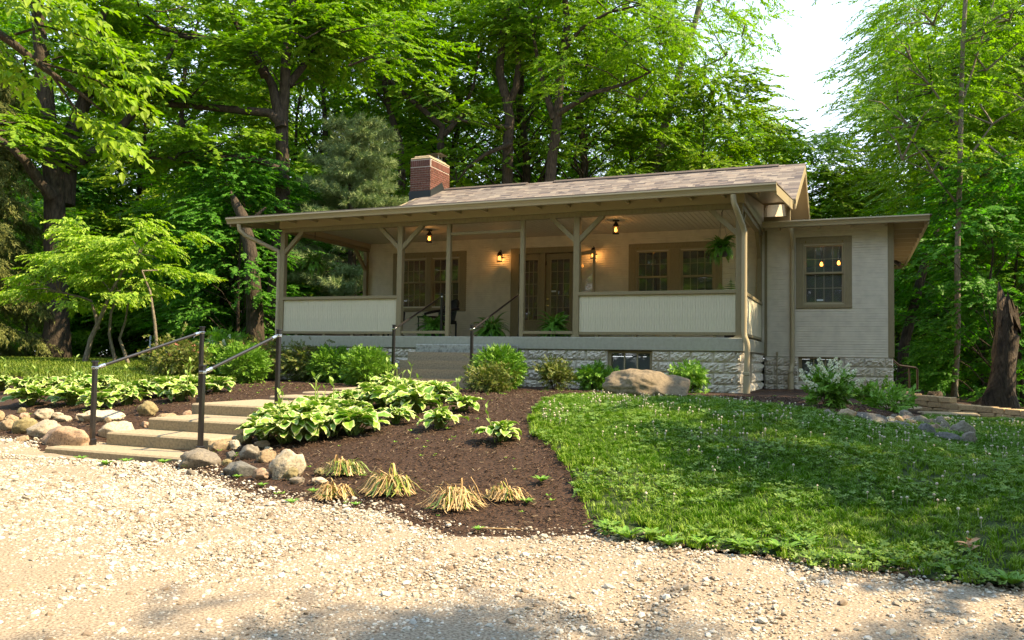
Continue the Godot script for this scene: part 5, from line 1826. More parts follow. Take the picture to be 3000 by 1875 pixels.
func build_shrubs() -> void:
	shrub("boxwood", "sunlit round boxwood beside the hosta bed before the pink spirea", "boxwood", on(-9.04, 2.43), V(0.42, 0.37, 0.42), SP.box, 1500, 1.25, "", 0.0)
	shrub("boxwood", "dark round boxwood against the blocks under the porch railing", "boxwood", on(-8.15, 0.75), V(0.46, 0.34, 0.42), SP.box, 1500, 1.25, "", 0.0)
	shrub("azalea", "yellow-green azalea against the blocks beside a dark boxwood", "azalea", on(-7.28, 0.85), V(0.30, 0.24, 0.28), SP.azalea, 520, 1.0, "", 0.05)
	shrub("boxwood", "bright boxwood at the foot of the porch steps, window side", "boxwood", on(-6.72, 1.75), V(0.42, 0.34, 0.42), SP.box, 1500, 1.25, "", 0.0)
	shrub("boxwood", "deep green boxwood at the foot of the porch steps, door side", "boxwood", on(-3.98, 1.75), V(0.42, 0.36, 0.42), SP.box, 1500, 1.25, "", 0.0)
	var s := shrub("spirea", "brownish spirea in front of the deep green boxwood", "spirea", on(-3.72, 2.75), V(0.33, 0.20, 0.28), SP.spirea, 480, 1.0, "", 0.1)
	s = shrub("spirea", "green and russet spirea against the blocks beside the porch steps", "spirea", on(-3.12, 1.25), V(0.24, 0.26, 0.22), SP.spirea, 420, 1.0, "", 0.15)
	shrub("azalea", "low green azalea against the blocks left of the basement window".replace("left of", "beside"), "azalea", on(-2.52, 0.80), V(0.28, 0.20, 0.24), SP.azalea, 480, 0.95, "", 0.1)
	shrub("azalea", "upright green azalea behind the boulder against the blocks", "azalea", on(-0.90, 0.55), V(0.28, 0.23, 0.24), SP.azalea, 480, 0.95, "", 0.12)
	for q in [[-10.15, 0.75, 0.60, 0.42, "pink-flowered spirea at the porch corner behind the handrail"], [-8.95, 0.62, 0.45, 0.36, "coral-flowered spirea against the blocks at the porch corner"], [-11.6, 1.6, 0.60, 0.40, "pink-flowered spirea at the side lawn edge behind the hostas"]]:
		s = shrub("spirea", q[4], "spirea", on(q[0], q[1]), V(q[2], q[3], q[2] * 0.8), SP.spirea, 850, 1.2, "", 0.15)
		blossoms(s, V(q[2], q[3], q[2] * 0.8), 22, Color(0.50, 0.16, 0.17), Color(0.62, 0.30, 0.22), 0.045, 900 + int(q[0]))
	var h := shrub("hydrangea", "oakleaf hydrangea with white cone blossoms before the wing", "hydrangea", on(1.49, 3.45), V(0.22, 0.22, 0.20), SP.azalea, 200, 1.2, "", 0.2)
	cones(h, V(0.30, 0.25, 0.26), 15, 910)
	h = shrub("hydrangea", "shaded hydrangea with white blossoms behind the boxwood at the lawn", "hydrangea", on(-11.2, 0.6), V(0.5, 0.42, 0.42), SP.azalea, 420, 2.2, "", 0.2)
	cones(h, V(0.5, 0.42, 0.42), 9, 911)
	shrub("peony", "low broad-leaved green plant beside the hydrangea under the wing", "plant", on(1.95, -0.9), V(0.15, 0.09, 0.14), SP.azalea, 60, 1.5, "", 0.1)
	shrub("seedling", "thin leafy seedling in the rocks below the flagstones", "plant", on(2.30, 1.1), V(0.22, 0.12, 0.2), SP.azalea, 60, 1.8, "", 0.2)
	shrub("ivy_clump", "dark ivy clump at the wing corner by the flagstones", "ivy", on(2.25, -3.1), V(0.22, 0.09, 0.16), SP.low, 26, 0.5)

func cones(t: Node3D, rad: Vector3, count: int, seed_: int) -> void:
	var r := RandomNumberGenerator.new()
	r.seed = seed_
	for k in count:
		var g := Geo.new()
		for i in 80:
			var y := r.randf()
			var a := r.randf() * TAU
			var d := 0.050 * (1.0 - y * 0.72)
			var p := Vector3(cos(a) * d, y * 0.19, sin(a) * d)
			var c := Color(0.82, 0.81, 0.68).lerp(Color(0.58, 0.66, 0.42), r.randf() * r.randf())
			for j in 2:
				var u := Vector3(r.randfn(), r.randfn(), r.randfn()).normalized() * 0.016
				var w := Vector3(r.randfn(), r.randfn(), r.randfn()).normalized() * 0.016
				g.tri(p - u, p + u, p + w, c)
		var a := k * 2.4
		var f := sqrt((k + 0.5) / count)
		var o := put(t, "flower_cone", g, M.petal, V(cos(a) * f * rad.x, rad.y * (0.75 + 1.15 * sqrt(maxf(1.02 - f * f, 0.02))), sin(a) * f * rad.z))
		o.basis = Basis(Vector3.UP, -a) * Basis(Vector3.BACK, -f * 1.1)

func build_dry_plants() -> void:
	for q in [[-2.45, 8.75, 0.75, 0.6, "half-green wilted daylily clump nearest the pale rock"], [-1.70, 9.18, 0.95, 0.5, "wilted daylily clump with grey-green blades at the drive edge"], [-1.02, 9.38, 0.9, 0.12, "straw-coloured dead daylily clump at the drive edge in sun"], [-2.12, 9.40, 0.6, 0.1, "small brown dead daylily clump between the greener ones"], [-0.72, 9.12, 0.55, 0.25, "yellowing daylily clump with upright tufts near the lawn"]]:
		var t := thing("daylily", q[4], "daylily", on(q[0], q[1]))
		var g := Geo.new()
		var gr := Geo.new()
		var lean := rf(1.0, 2.1)
		for i in 170:
			var a := lean + rng.randfn() * 0.9 if i % 3 else rf(0, TAU)
			var out := V(cos(a), 0, sin(a))
			var l: float = rf(0.10, 0.34) * q[2]
			var s := V(-sin(a), 0, cos(a)) * rf(0.003, 0.008)
			var dry: bool = rng.randf() > q[3]
			var c := Color(0.36, 0.22, 0.09).lerp(Color(0.60, 0.46, 0.24), rng.randf()) if dry else Color(0.08, 0.17, 0.04).lerp(Color(0.30, 0.32, 0.06), rng.randf())
			var p0 := V(rng.randfn() * 0.045, 0, rng.randfn() * 0.035)
			var top: float = rf(0.03, 0.17) * q[2] * (1.5 if rng.randf() < 0.08 else 1.0)
			var curl := rf(-0.25, 0.25)
			var prev := p0
			for k in 6:
				var t2 := (k + 1) / 6.0
				var turn := out.rotated(Vector3.UP, curl * t2 * 2.0)
				var p: Vector3 = p0 + turn * l * t2 + Vector3.UP * maxf(top * sin(PI * minf(t2 * 1.1, 1.0)) + rf(-0.012, 0.012), 0.006)
				(g if dry else gr).quad(prev - s, prev + s, p + s * (1.0 - t2 * 0.7), p - s * (1.0 - t2 * 0.7), c)
				prev = p
		put(t, "dry_blades", g, M.petal)
		put(t, "green_blades", gr, M.hosta)
	# weeds along the drive edge
	var w := Geo.new()
	for k in 9:
		var a := k * 2.4
		leaf4(w, V(0, 0.005, 0), Vector3(cos(a), 0.55, sin(a)).normalized(), V(-cos(a) * 0.5, 0.85, -sin(a) * 0.5).normalized(), rf(0.07, 0.12), rf(0.03, 0.05), Color(0.12, 0.26, 0.03).lerp(Color(0.20, 0.33, 0.05), rng.randf()))
	var wm := w.mesh()
	var n := 0
	for q in [[-2.29,9.71],[-2.35,9.35],[-1.76,9.62],[-0.57,9.94],[0.42,9.79],[0.57,9.69],[0.91,9.77],[1.16,9.76],[1.39,9.73],[1.77,9.80],[2.00,9.76],[2.46,9.86],[2.57,9.92],[-0.50,9.21],[-0.58,8.68],[-5.38,8.49],[-5.30,8.82],[-4.29,8.75],[-3.43,9.02],[-2.95,9.26],[-7.00,8.28],[0.98,9.58],[0.71,9.84],[1.61,9.82],[2.27,9.81],[-2.1,9.5],[-6.1,8.45],[-4.8,8.55],[0.25,9.6],[1.5,9.55]]:
		n += 1
		var o := single("weed", "broad-leaved green weed growing along the edge of the gravel drive", "weed", wm, M.hosta, on(q[0], q[1]), rf(0, TAU), "weeds along the drive edge")
		o.scale = Vector3.ONE * rf(0.6, 1.25) * (1.1 if q[0] > 0 else 0.8)
	var dl := Geo.new()
	for k in 7:
		leaf4(dl, V(0, 0.03 + k * 0.01, 0), Vector3(cos(k * 2.4), rf(0.1, 0.9), sin(k * 2.4)).normalized(), V(0.2, 1, 0.1).normalized(), rf(0.05, 0.09), 0.035, Color(0.34, 0.19, 0.10).lerp(Color(0.42, 0.28, 0.16), rng.randf()))
	single("dead_leaves", "curled brown oak sprig lying on the grass at the drive edge", "leaves", dl, M.petal, on(2.42, 9.45))
	var stick := Geo.new()
	stick.tube([V(-0.13, 0.01, 0), V(0, 0.014, 0.01), V(0.14, 0.008, -0.02)], [0.004, 0.005, 0.003], 5)
	single("stick", "thin straw-coloured stick lying across the mulch and gravel edge", "stick", stick, paint(lin(0.35, 0.24, 0.12), 0.9), on(-0.42, 9.92, 0.012), 0.25)

# ------------------------------------------------------------------ the woods
func build_woods() -> void:
	var P := {}
	P.a = crown_proto(11, 21.0, 0.30, 0.30, 5.6, 78, 27, SP.maple, 1.15)
	P.b = crown_proto(12, 22.0, 0.32, 0.26, 5.2, 78, 27, SP.ash, 1.15)
	P.c = crown_proto(13, 20.0, 0.24, 0.22, 4.4, 72, 26, SP.maple, 1.1)
	P.d = crown_proto(14, 19.0, 0.20, 0.30, 3.8, 60, 24, SP.ash, 1.1)
	P.u = crown_proto(15, 8.0, 0.09, 0.12, 3.2, 50, 34, SP.low, 1.0, 0.05)
	P.v = crown_proto(16, 6.5, 0.07, 0.05, 2.8, 46, 34, SP.low, 1.0, 0.04)
	P.t = crown_proto(17, 13.0, 0.14, 0.18, 3.6, 60, 32, SP.maple, 1.0, 0.1)
	var names := {"a": "tall broadleaf tree with spreading crown in the woods behind the cottage", "b": "tall feathery-leaved tree in the woods behind the cottage", "c": "slimmer broadleaf tree in the woods behind the cottage", "d": "slender feathery-leaved tree in the woods behind the cottage", "u": "leafy understory sapling at the edge of the woods", "v": "low bushy sapling at the edge of the woods", "t": "half-grown broadleaf tree in the woods behind the cottage"}
	var first := {}
	for q in WOODS:
		var k: String = q[0]
		var at := on(q[1], q[2], -0.1)
		var o: Node3D
		if not first.has(k):
			o = tree_node("forest_tree" if k in "abcdt" else "sapling", names[k], P[k], at, q[4], q[3], names[k].get_slice(" ", 0) + " trees of the surrounding woods, kind " + ["spreading", "feathery", "slim", "slender", "sapling", "bushy", "half-grown"]["abcduvt".find(k)], M.bark, M.leaf)
			first[k] = o
		else:
			o = copy(first[k], at, q[4], q[3])
			var pick := rng.randf()
			if pick < 0.35: (o.get_node("crown") as MeshInstance3D).material_override = M.leaf_yellow
			elif pick < 0.6: (o.get_node("crown") as MeshInstance3D).material_override = M.leaf_deep
		if q[5] != "": o.set_meta("label", q[5])
	build_special_trees(P)

var WOODS := []

func build_special_trees(P: Dictionary) -> void:
	limbed_tree("oak_tree", "massive grey-barked oak with forked trunk behind the dogwood", [V(-21.50,0.50,-3.39), V(-21.55,3.18,-3.23), V(-21.57,4.65,-3.15), V(-21.67,5.99,-3.04), V(-21.79,7.33,-2.92), V(-21.90,8.67,-2.80), V(-22.00,9.87,-2.70), V(-22.08,11.47,-2.59)], 0.40, 0.17,
		[[[V(-21.33,4.31,-2.83), V(-21.29,4.75,-2.43), V(-21.38,5.30,-1.98), V(-21.55,5.70,-1.53), V(-21.93,6.09,-1.05)], 0.22], [[V(-21.59,4.24,-3.57), V(-21.62,6.45,-3.75), V(-21.43,7.92,-4.00), V(-21.35,9.42,-4.19), V(-21.14,11.10,-4.44)], 0.34], [[V(-21.43,5.42,-3.56), V(-20.60,6.38,-4.27), V(-20.04,7.50,-4.82), V(-19.71,8.81,-5.35), V(-19.37,10.44,-5.78)], 0.20]], SP.maple, 1.1, 26, 1.3, 31, [V(-20, 12.5, -3), V(-23, 12, -2), V(-22, 13.5, -4), V(-24, 10.5, -2.5), V(-19.0, 12.5, -5)], M.bark, 0.6)
	limbed_tree("maple_tree", "old maple with long bent limbs reaching over the side lawn beside the porch", [V(-15.90,0.09,-6.82), V(-15.77,1.49,-6.81), V(-15.61,3.44,-6.77), V(-15.53,4.69,-6.74), V(-15.52,5.66,-6.70), V(-15.55,6.64,-6.64), V(-15.52,7.47,-6.61), V(-15.46,8.31,-6.59), V(-15.41,9.42,-6.55), V(-15.22,10.68,-6.56), V(-15.09,12.07,-6.55)], 0.33, 0.12,
		[[[V(-15.56,5.64,-6.46), V(-15.87,5.77,-6.27), V(-16.46,5.97,-5.95), V(-17.33,5.96,-5.60), V(-18.0,5.76,-5.3), V(-18.6,5.82,-5.0), V(-19.3,5.89,-4.7)], 0.15], [[V(-15.49,7.14,-6.42), V(-15.74,7.39,-6.2), V(-16.43,7.43,-5.9), V(-17.31,7.49,-5.6), V(-18.38,7.61,-5.2), V(-19.08,7.69,-5.0), V(-19.8,7.70,-4.7), V(-20.4,7.94,-4.5), V(-20.8,8.40,-4.3)], 0.17],
		[[V(-15.44,7.00,-6.45), V(-15.68,7.72,-6.42), V(-15.87,8.44,-6.41), V(-16.20,9.03,-6.35), V(-16.65,9.48,-6.25), V(-17.10,10.49,-6.12), V(-17.56,11.51,-5.98)], 0.20], [[V(-16.00,8.66,-6.21), V(-16.52,9.66,-6.29), V(-17.44,10.04,-6.32), V(-18.39,10.25,-6.35), V(-19.49,10.46,-6.32), V(-20.61,10.90,-6.26), V(-21.62,11.65,-6.24), V(-22.50,12.41,-6.27)], 0.14], [[V(-15.36,8.45,-6.62), V(-15.15,9.33,-7.21), V(-14.92,10.24,-7.80), V(-14.54,11.03,-8.46), V(-14.27,11.99,-9.06)], 0.14]],
		SP.maple, 1.0, 22, 1.0, 32, [V(-14.2, 9.6, -6.0), V(-14.0, 10.6, -6.3), V(-13.4, 9.9, -6.6), V(-14.6, 11.4, -6.2), V(-13.6, 11.4, -7.0), V(-15.4, 12.8, -6.4), V(-16.8, 12.8, -6.2), V(-13.2, 8.9, -6.9)], M.bark, 0.5)
	limbed_tree("forked_tree", "dark straight tree forking above the ridge of the roof", [V(-11.04,6.15,-15.04), V(-11.00,8.36,-14.95), V(-10.92,9.21,-14.94), V(-11.08,10.05,-14.83), V(-11.31,11.07,-14.68), V(-11.23,12.09,-14.66), V(-11.07,13.29,-14.67), V(-10.82,14.99,-14.68)], 0.25, 0.13,
		[[[V(-11.08,9.78,-15.06), V(-10.73,10.55,-15.17), V(-10.67,11.50,-15.14), V(-10.83,12.69,-15.01), V(-10.59,14.06,-15.04)], 0.19], [[V(-10.77,8.08,-14.62), V(-11.58,7.71,-14.19), V(-12.24,7.00,-13.85), V(-12.58,6.47,-13.62)], 0.11], [[V(-10.85,8.81,-14.77), V(-11.62,8.82,-14.23), V(-12.54,8.92,-13.63), V(-12.99,8.77,-13.23)], 0.10]], SP.maple, 1.0, 20, 1.2, 33, [V(-12, 13.6, -14), V(-10, 13.5, -15), V(-12.6, 12, -14), V(-9.6, 12.4, -15.5), V(-11, 15.8, -15)], M.bark, 0.7)
	limbed_tree("leaning_tree", "lichen-grey tree leaning over the roof ridge with low side limb", [V(-9.13,6.14,-14.75), V(-9.02,7.46,-14.73), V(-8.86,8.61,-14.74), V(-8.78,9.61,-14.72), V(-8.70,11.09,-14.68), V(-8.47,12.58,-14.70), V(-8.61,14.55,-14.54)], 0.26, 0.11,
		[[[V(-8.94,8.94,-14.69), V(-9.24,10.09,-14.51), V(-9.54,10.91,-14.34), V(-9.66,12.06,-14.23), V(-9.84,13.21,-14.10)], 0.15], [[V(-8.72,9.05,-14.56), V(-7.44,9.83,-14.83), V(-6.34,10.10,-15.06), V(-5.24,10.54,-15.28)], 0.12], [[V(-8.68,11.34,-14.46), V(-7.89,12.26,-14.52), V(-6.78,12.85,-14.74), V(-5.53,13.10,-15.03)], 0.11]], SP.ash, 1.0, 22, 1.2, 34, [V(-7, 11.2, -15), V(-6, 11.6, -15), V(-5, 11.6, -15.4), V(-7.6, 13.8, -15), V(-4.6, 12.4, -15.5), V(-5.6, 9.4, -15), V(-9, 15.2, -15)], M.bark, 0.55)
	limbed_tree("crooked_tree", "crooked dark tree behind the chimney", [V(-14.02,6.65,-14.86), V(-13.95,7.70,-14.84), V(-13.98,8.58,-14.78), V(-13.90,9.10,-14.79), V(-14.63,9.79,-14.45), V(-15.76,10.82,-13.93), V(-16.40,11.69,-13.61)], 0.24, 0.07,
		[[[V(-13.90,8.75,-14.80), V(-13.17,9.64,-15.06), V(-12.68,10.88,-15.20), V(-12.51,12.28,-15.20)], 0.13]], SP.maple, 1.0, 20, 1.2, 35, [V(-14, 11, -14.5), V(-13.2, 12.2, -14.6), V(-15, 12.4, -14)], M.bark, 0.6)
	limbed_tree("slim_tree", "slim dark tree rising between the maple and the chimney", [V(-15.95,7.19,-15.11), V(-16.03,8.64,-15.01), V(-16.44,10.07,-14.76), V(-16.64,11.15,-14.63), V(-16.43,12.59,-14.64), V(-16.26,14.04,-14.63)], 0.20, 0.08, [[[V(-16.4, 10, -14.8), V(-17.2, 11, -14.6), V(-17.9, 12.4, -14.4)], 0.08]], SP.maple, 1.0, 20, 1.1, 36, [V(-17, 13, -14), V(-15.6, 13.4, -15)], M.bark, 0.6)
	limbed_tree("slanting_tree", "pale slanting tree behind the middle of the roof", [V(-6.70,8.04,-22.17), V(-6.24,10.39,-22.24), V(-5.87,11.96,-22.32), V(-5.51,13.34,-22.40), V(-4.96,15.11,-22.54), V(-4.50,17.08,-22.63)], 0.24, 0.12, [[[V(-5.9, 12, -22.3), V(-4.8, 13, -22.6), V(-3.6, 13.6, -22.8)], 0.10], [[V(-5.2, 14.4, -22.4), V(-6.3, 15.6, -22.2), V(-7, 16.8, -22)], 0.10]], SP.ash, 1.1, 22, 1.5, 37, [V(-3.8, 16, -22.6), V(-5, 18, -22.6), V(-2.8, 14.6, -22.8)], M.palebark, 0.6)
	limbed_tree("straight_tree", "tall straight slender tree beyond the stone wall", [V(4.52,-1.2,-12.16), V(4.61,0.36,-12.09), V(4.61,2.83,-11.97), V(4.69,5.30,-11.87), V(4.72,7.16,-11.79), V(4.78,9.01,-11.72), V(4.90,10.99,-11.67), V(5.0, 13, -11.6)], 0.10, 0.05, [[[V(4.65, 4.4, -11.9), V(3.9, 5.2, -11.6), V(3.1, 5.6, -11.4)], 0.035], [[V(4.7, 5.4, -11.9), V(5.6, 6.6, -12), V(6.4, 7.2, -12)], 0.04], [[V(4.7, 6.6, -11.8), V(3.9, 7.8, -11.6), V(3.3, 8.6, -11.4)], 0.04], [[V(4.72, 7.2, -11.8), V(5.3, 9, -12), V(5.7, 10.6, -12.2)], 0.045]], SP.ash, 0.85, 17, 1.0, 38, [V(4.0, 9.6, -11.6), V(5.4, 8.2, -12), V(5.8, 5.6, -12), V(3.4, 6.6, -11.6), V(6, 9.6, -12), V(4.4, 11.4, -11.6)], M.palebark, 0.5)
	limbed_tree("leaning_tree", "dark leaning trunk beyond the wing eave and iron handrail", [V(3.26,-1.3,-14.87), V(3.32,0.15,-14.82), V(3.65,1.55,-14.89), V(3.91,2.66,-14.94), V(4.30,4.06,-15.03), V(4.63,5.32,-15.10), V(4.83,7.41,-15.08), V(4.90,9.50,-15.00)], 0.20, 0.08, [[[V(4.7, 5.8, -15.1), V(3.9, 6.8, -15), V(3.0, 7.4, -14.8)], 0.06]], SP.maple, 0.95, 18, 1.1, 39, [V(4.2, 8.6, -15), V(5.6, 8.8, -15.2), V(3.2, 8.4, -15)], M.bark, 0.5)
	var tall := thing("dead_trunk", "thick rotting dead trunk standing beyond the stone wall", "dead tree", Vector3.ZERO)
	var dt := Geo.new()
	var dp := []
	var dq := []
	for i in 15:
		var t := i / 14.0
		dp.append(V(4.72 + 0.22 * t, -1.7 + 2.7 * t, -5.5 - 0.1 * t))
		dq.append(0.44 - 0.16 * ss(0, 0.4, t) - 0.08 * t)
	dt.tube(dp, dq, 26)
	for j in dt.p.size():
		var v := dt.p[j]
		var rough := noise.get_noise_3dv(v * Vector3(140, 14, 140))
		var rot := noise.get_noise_3dv(v * Vector3(420, 60, 420) + Vector3.ONE * 90)
		dt.p[j] = v + Vector3(v.x - 4.83, 0, v.z + 5.55) * (rough * 0.75 + rot * 0.35) + Vector3.UP * ss(0.2, 1.0, v.y) * noise.get_noise_3dv(v * Vector3(260, 0, 260) + Vector3.ONE * 60) * 1.3
	put(tall, "trunk", dt, M.bark)
	var snag := thing("snag", "broken grey dead snag with one stub limb behind the porch gutter", "dead tree", Vector3.ZERO)
	var sg := Geo.new()
	sg.tube([V(-14.9, -1.3, -5.0), V(-15.06,1.33,-4.94), V(-15.15,2.62,-4.84), V(-15.24,3.13,-4.78), V(-15.39,3.78,-4.68), V(-15.58,4.18,-4.58), V(-15.71,4.52,-4.51)], [0.30, 0.24, 0.20, 0.19, 0.17, 0.13, 0.03], 10)
	sg.tube([V(-15.20,3.33,-4.78), V(-15.00,3.78,-4.84), V(-14.72,4.04,-4.94)], [0.07, 0.06, 0.035], 7)
	put(snag, "trunk", sg, M.bark)
	var stump := Geo.new()
	stump.lathe([Vector2(0.26, -0.2), Vector2(0.19, 0.0), Vector2(0.15, 0.16), Vector2(0.10, 0.22), Vector2(0.0, 0.15)], 12)
	for j in stump.p.size(): stump.p[j] += Vector3(noise.get_noise_3dv(stump.p[j] * 300), noise.get_noise_3dv(stump.p[j] * 300 + Vector3.ONE * 9) * 1.4, noise.get_noise_3dv(stump.p[j] * 300 + Vector3.ONE * 20)) * 0.09
	single("stump", "low brown tree stump above the stone wall", "stump", stump, M.bark, on(3.5, -6.0, 0.05))
	# soft-needled pine beside the porch end
	var pr := RandomNumberGenerator.new()
	pr.seed = 71
	var pine := thing("pine_tree", "blue-green soft-needled pine behind the end of the porch", "pine tree", on(-13.9, -8.4))
	var pw := Geo.new()
	var pg := Geo.new()
	pw.tube([V(0, -0.2, 0), V(0.05, 3, 0), V(-0.05, 6, 0.1), V(0, 8.6, 0)], [0.20, 0.15, 0.10, 0.03], 9)
	for k in 64:
		var y := 0.9 + 7.4 * pow(k / 64.0, 0.9)
		var a := k * 2.4 + pr.randfn() * 0.3
		var l := lerpf(2.7, 0.7, y / 8.6) * pr.randf_range(0.65, 1.1)
		var e := Vector3(cos(a) * l, y + l * 0.12, sin(a) * l)
		var b := Vector3(0, y - 0.1, 0)
		pw.tube(curve_to(b, e, -0.06, pr, 4), taper(0.035, 0.010, 5), 5, Color.WHITE, false)
		for s in 3:
			var c := b.lerp(e, 0.5 + s * 0.25)
			foliate(pg, SP.pine, c, V(0.50, 0.13, 0.50), 32, 1.05, pr, b, -0.25)
	put(pine, "trunk", pw, M.bark)
	put(pine, "crown", pg, M.needle)
	# drooping spruce at the lawn edge
	var spr := thing("spruce_tree", "drooping olive spruce at the edge of the side lawn", "spruce tree", on(-23.4, -1.9))
	var sw := Geo.new()
	var sl := Geo.new()
	sw.tube([V(0, -0.2, 0), V(0, 5, 0), V(0, 10.5, 0)], [0.22, 0.15, 0.03], 9)
	for k in 70:
		var y := 0.5 + 9.6 * (k / 70.0)
		var a := k * 2.4 + pr.randfn() * 0.3
		var l := lerpf(2.6, 0.4, y / 10.3) * pr.randf_range(0.75, 1.1)
		var e := Vector3(cos(a) * l, y - l * 0.28, sin(a) * l)
		var b := Vector3(0, y, 0)
		sw.tube(curve_to(b, e, 0.05, pr, 4), taper(0.03, 0.008, 5), 5, Color.WHITE, false)
		for s in 3:
			foliate(sl, SP.spruce, b.lerp(e, 0.42 + s * 0.27), V(0.40, 0.16, 0.40), 20, 0.95, pr, b, 0.15)
	put(spr, "trunk", sw, M.bark)
	put(spr, "crown", sl, M.needle)
	# dogwood: several leaning stems, flat layers of leaves
	var dog := thing("dogwood", "sunlit yellow-green dogwood with pale leaning stems on the side lawn", "dogwood tree", Vector3.ZERO)
	var dw := Geo.new()
	var dl := Geo.new()
	var dr := RandomNumberGenerator.new()
	dr.seed = 72
	var stems := [[V(-17.24,-0.78,-0.88), V(-17.08,-0.08,-0.92), V(-16.82,0.54,-1.00), V(-16.58,1.17,-1.06), V(-16.29,1.75,-1.16), V(-15.87,2.21,-1.31)], [V(-16.94,0.18,-1.01), V(-16.94,0.60,-0.90), V(-17.08,0.94,-0.87), V(-17.39,1.05,-0.73), V(-17.86,1.15,-0.53)], [V(-16.76,-0.78,-1.48), V(-16.93,0.04,-1.37), V(-16.89,0.62,-1.36), V(-16.70,1.20,-1.41), V(-16.98,2.08,-1.26)], [V(-16.39,-0.78,-1.57), V(-16.76,-0.06,-1.56), V(-16.61,0.41,-1.60), V(-16.39,1.50,-1.56)], [V(-15.12,-0.78,-1.37), V(-15.22,0.38,-1.28), V(-15.32,1.17,-1.19), V(-15.52,1.72,-1.08)]]
	for s in stems: dw.tube(s, taper(0.075 if s == stems[0] else 0.05, 0.018, s.size()), 8)
	for c in [V(-18.28,1.14,-0.36),V(-17.55,0.99,-0.67),V(-18.70,1.20,-0.18),V(-17.86,1.72,-0.51),V(-17.23,2.19,-0.74),V(-18.17,1.72,-0.38),V(-17.75,2.40,-0.51),V(-16.81,2.53,-0.90),V(-16.18,2.20,-1.17),V(-16.60,1.74,-1.03),V(-15.87,2.43,-1.30),V(-15.45,2.10,-1.49),V(-15.14,1.77,-1.64),V(-15.77,1.64,-1.38),V(-16.29,1.46,-1.17),V(-17.02,1.62,-0.86),V(-15.97,1.18,-1.31),V(-16.07,2.65,-1.20),V(-17.54,2.63,-0.59),V(-16.39,2.20,-1.09),V(-15.55,2.66,-1.42)]:
		var near: Vector3 = stems[0][3]
		for s in stems:
			for p in s:
				if p.distance_to(c) < near.distance_to(c) and p.y < c.y + 0.2: near = p
		dw.tube(curve_to(near, c, 0.06, dr, 3), taper(0.025, 0.008, 4), 5, Color.WHITE, false)
		for j in 3:
			var cc: Vector3 = c + Vector3(dr.randfn() * 0.26, dr.randfn() * 0.20, dr.randfn() * 0.45)
			foliate(dl, SP.dog, cc, V(0.42, 0.12, 0.42), 23, 0.78, dr, near, 0.0)
	put(dog, "trunk", dw, M.palebark)
	put(dog, "crown", dl, M.leaf)
	# the tree at the drive whose branch hangs into view
	var nt := thing("hickory_tree", "bright leafy branch of the drive-side tree hanging before the oak", "tree", on(-8.2, 10.5))
	var nw := Geo.new()
	var nl := Geo.new()
	var o := on(-8.2, 10.5)
	var nr := RandomNumberGenerator.new()
	nr.seed = 73
	nw.tube([V(0, -0.3, 0), V(0.1, 2.2, 0.05), V(0.0, 4.6, 0.1), V(-0.2, 8, 0)], [0.22, 0.17, 0.14, 0.05], 10)
	nw.tube([V(0.05, 3.4, 0.05), V(-6.25,3.06,10.78) - o, V(-5.58,2.61,10.42) - o, V(-5.14,2.32,10.17) - o, V(-4.88,2.08,10.00) - o, V(-4.64,1.89,9.83) - o, V(-4.47,1.72,9.70) - o], taper(0.07, 0.006, 7), 7)
	for b in [[V(-5.24,2.36,10.15), V(-5.00,2.51,9.96), V(-4.76,2.46,9.81), V(-4.55,2.37,9.66), V(-4.41,2.19,9.54)], [V(-5.10,2.26,10.04), V(-5.10,2.11,10.04), V(-5.17,2.03,10.06)], [V(-5.43,2.55,10.42), V(-4.95,2.63,10.33), V(-4.61,2.52,10.18), V(-4.44,2.56,10.11)], [V(-4.85,2.05,9.97), V(-4.68,1.74,9.84), V(-4.54,1.59,9.78), V(-4.39,1.48,9.71)], [V(-4.97,2.15,10.05), V(-4.75,2.10,9.84), V(-4.54,2.02,9.75), V(-4.42,1.93,9.69)], [V(-5.6, 2.65, 10.4), V(-5.45, 2.45, 10.3), V(-5.35, 2.2, 10.2)], [V(-5.9, 2.8, 10.6), V(-5.5, 2.95, 10.3), V(-5.1, 2.85, 10.1), V(-4.8, 2.75, 9.95)]]:
		var q := []
		for p in b: q.append(p - o)
		nw.tube(q, taper(0.014, 0.004, q.size()), 5, Color.WHITE, false)
		for i in range(1, q.size()):
			foliate(nl, SP.near, q[i], V(0.16, 0.10, 0.16), 8, 0.95, nr, q[0], 0.2)
	for k in 22:      # its crown above the frame
		var a := k * 2.4
		var c := Vector3(cos(a) * 1.8 * sqrt(nr.randf()), nr.randf_range(5.2, 8.6), sin(a) * 1.8 * sqrt(nr.randf()))
		nw.tube(curve_to(V(0, c.y - 1.2, 0), c, 0.05, nr, 3), taper(0.04, 0.01, 4), 5, Color.WHITE, false)
		foliate(nl, SP.low, c, V(0.8, 0.45, 0.8), 30, 0.8, nr, V(0, c.y, 0))
	put(nt, "trunk", nw, M.bark)
	put(nt, "crown", nl, M.leaf)
	# iron handrail behind the wing and the white stake by the lawn
	var ir := thing("iron_railing", "rusty iron pipe handrail behind the wing corner", "handrail", Vector3.ZERO)
	var ig := Geo.new()
	ig.tube([V(2.62, -0.25, -7.4), V(2.85, -0.45, -7.7), V(3.25, -0.50, -8.2), V(3.30, -0.55, -8.3), V(3.30, -1.6, -8.3)], [0.025, 0.025, 0.025, 0.025, 0.025], 7)
	put(ir, "rail", ig, M.bronze)
	var ip := Geo.new()
	ip.tube([V(3.10, -1.6, -8.1), V(3.10, -0.50, -8.1)], [0.022, 0.022], 7)
	put(ir, "post", ip, M.bronze)
	var st := thing("garden_stake", "white feather-shaped garden stake standing at the side lawn edge", "ornament", on(-20.39, -6.09))
	var sp := Geo.new()
	sp.tube([V(0, -0.1, 0), V(0, 0.35, 0)], [0.012, 0.012], 6)
	put(st, "stem", sp, M.tin)
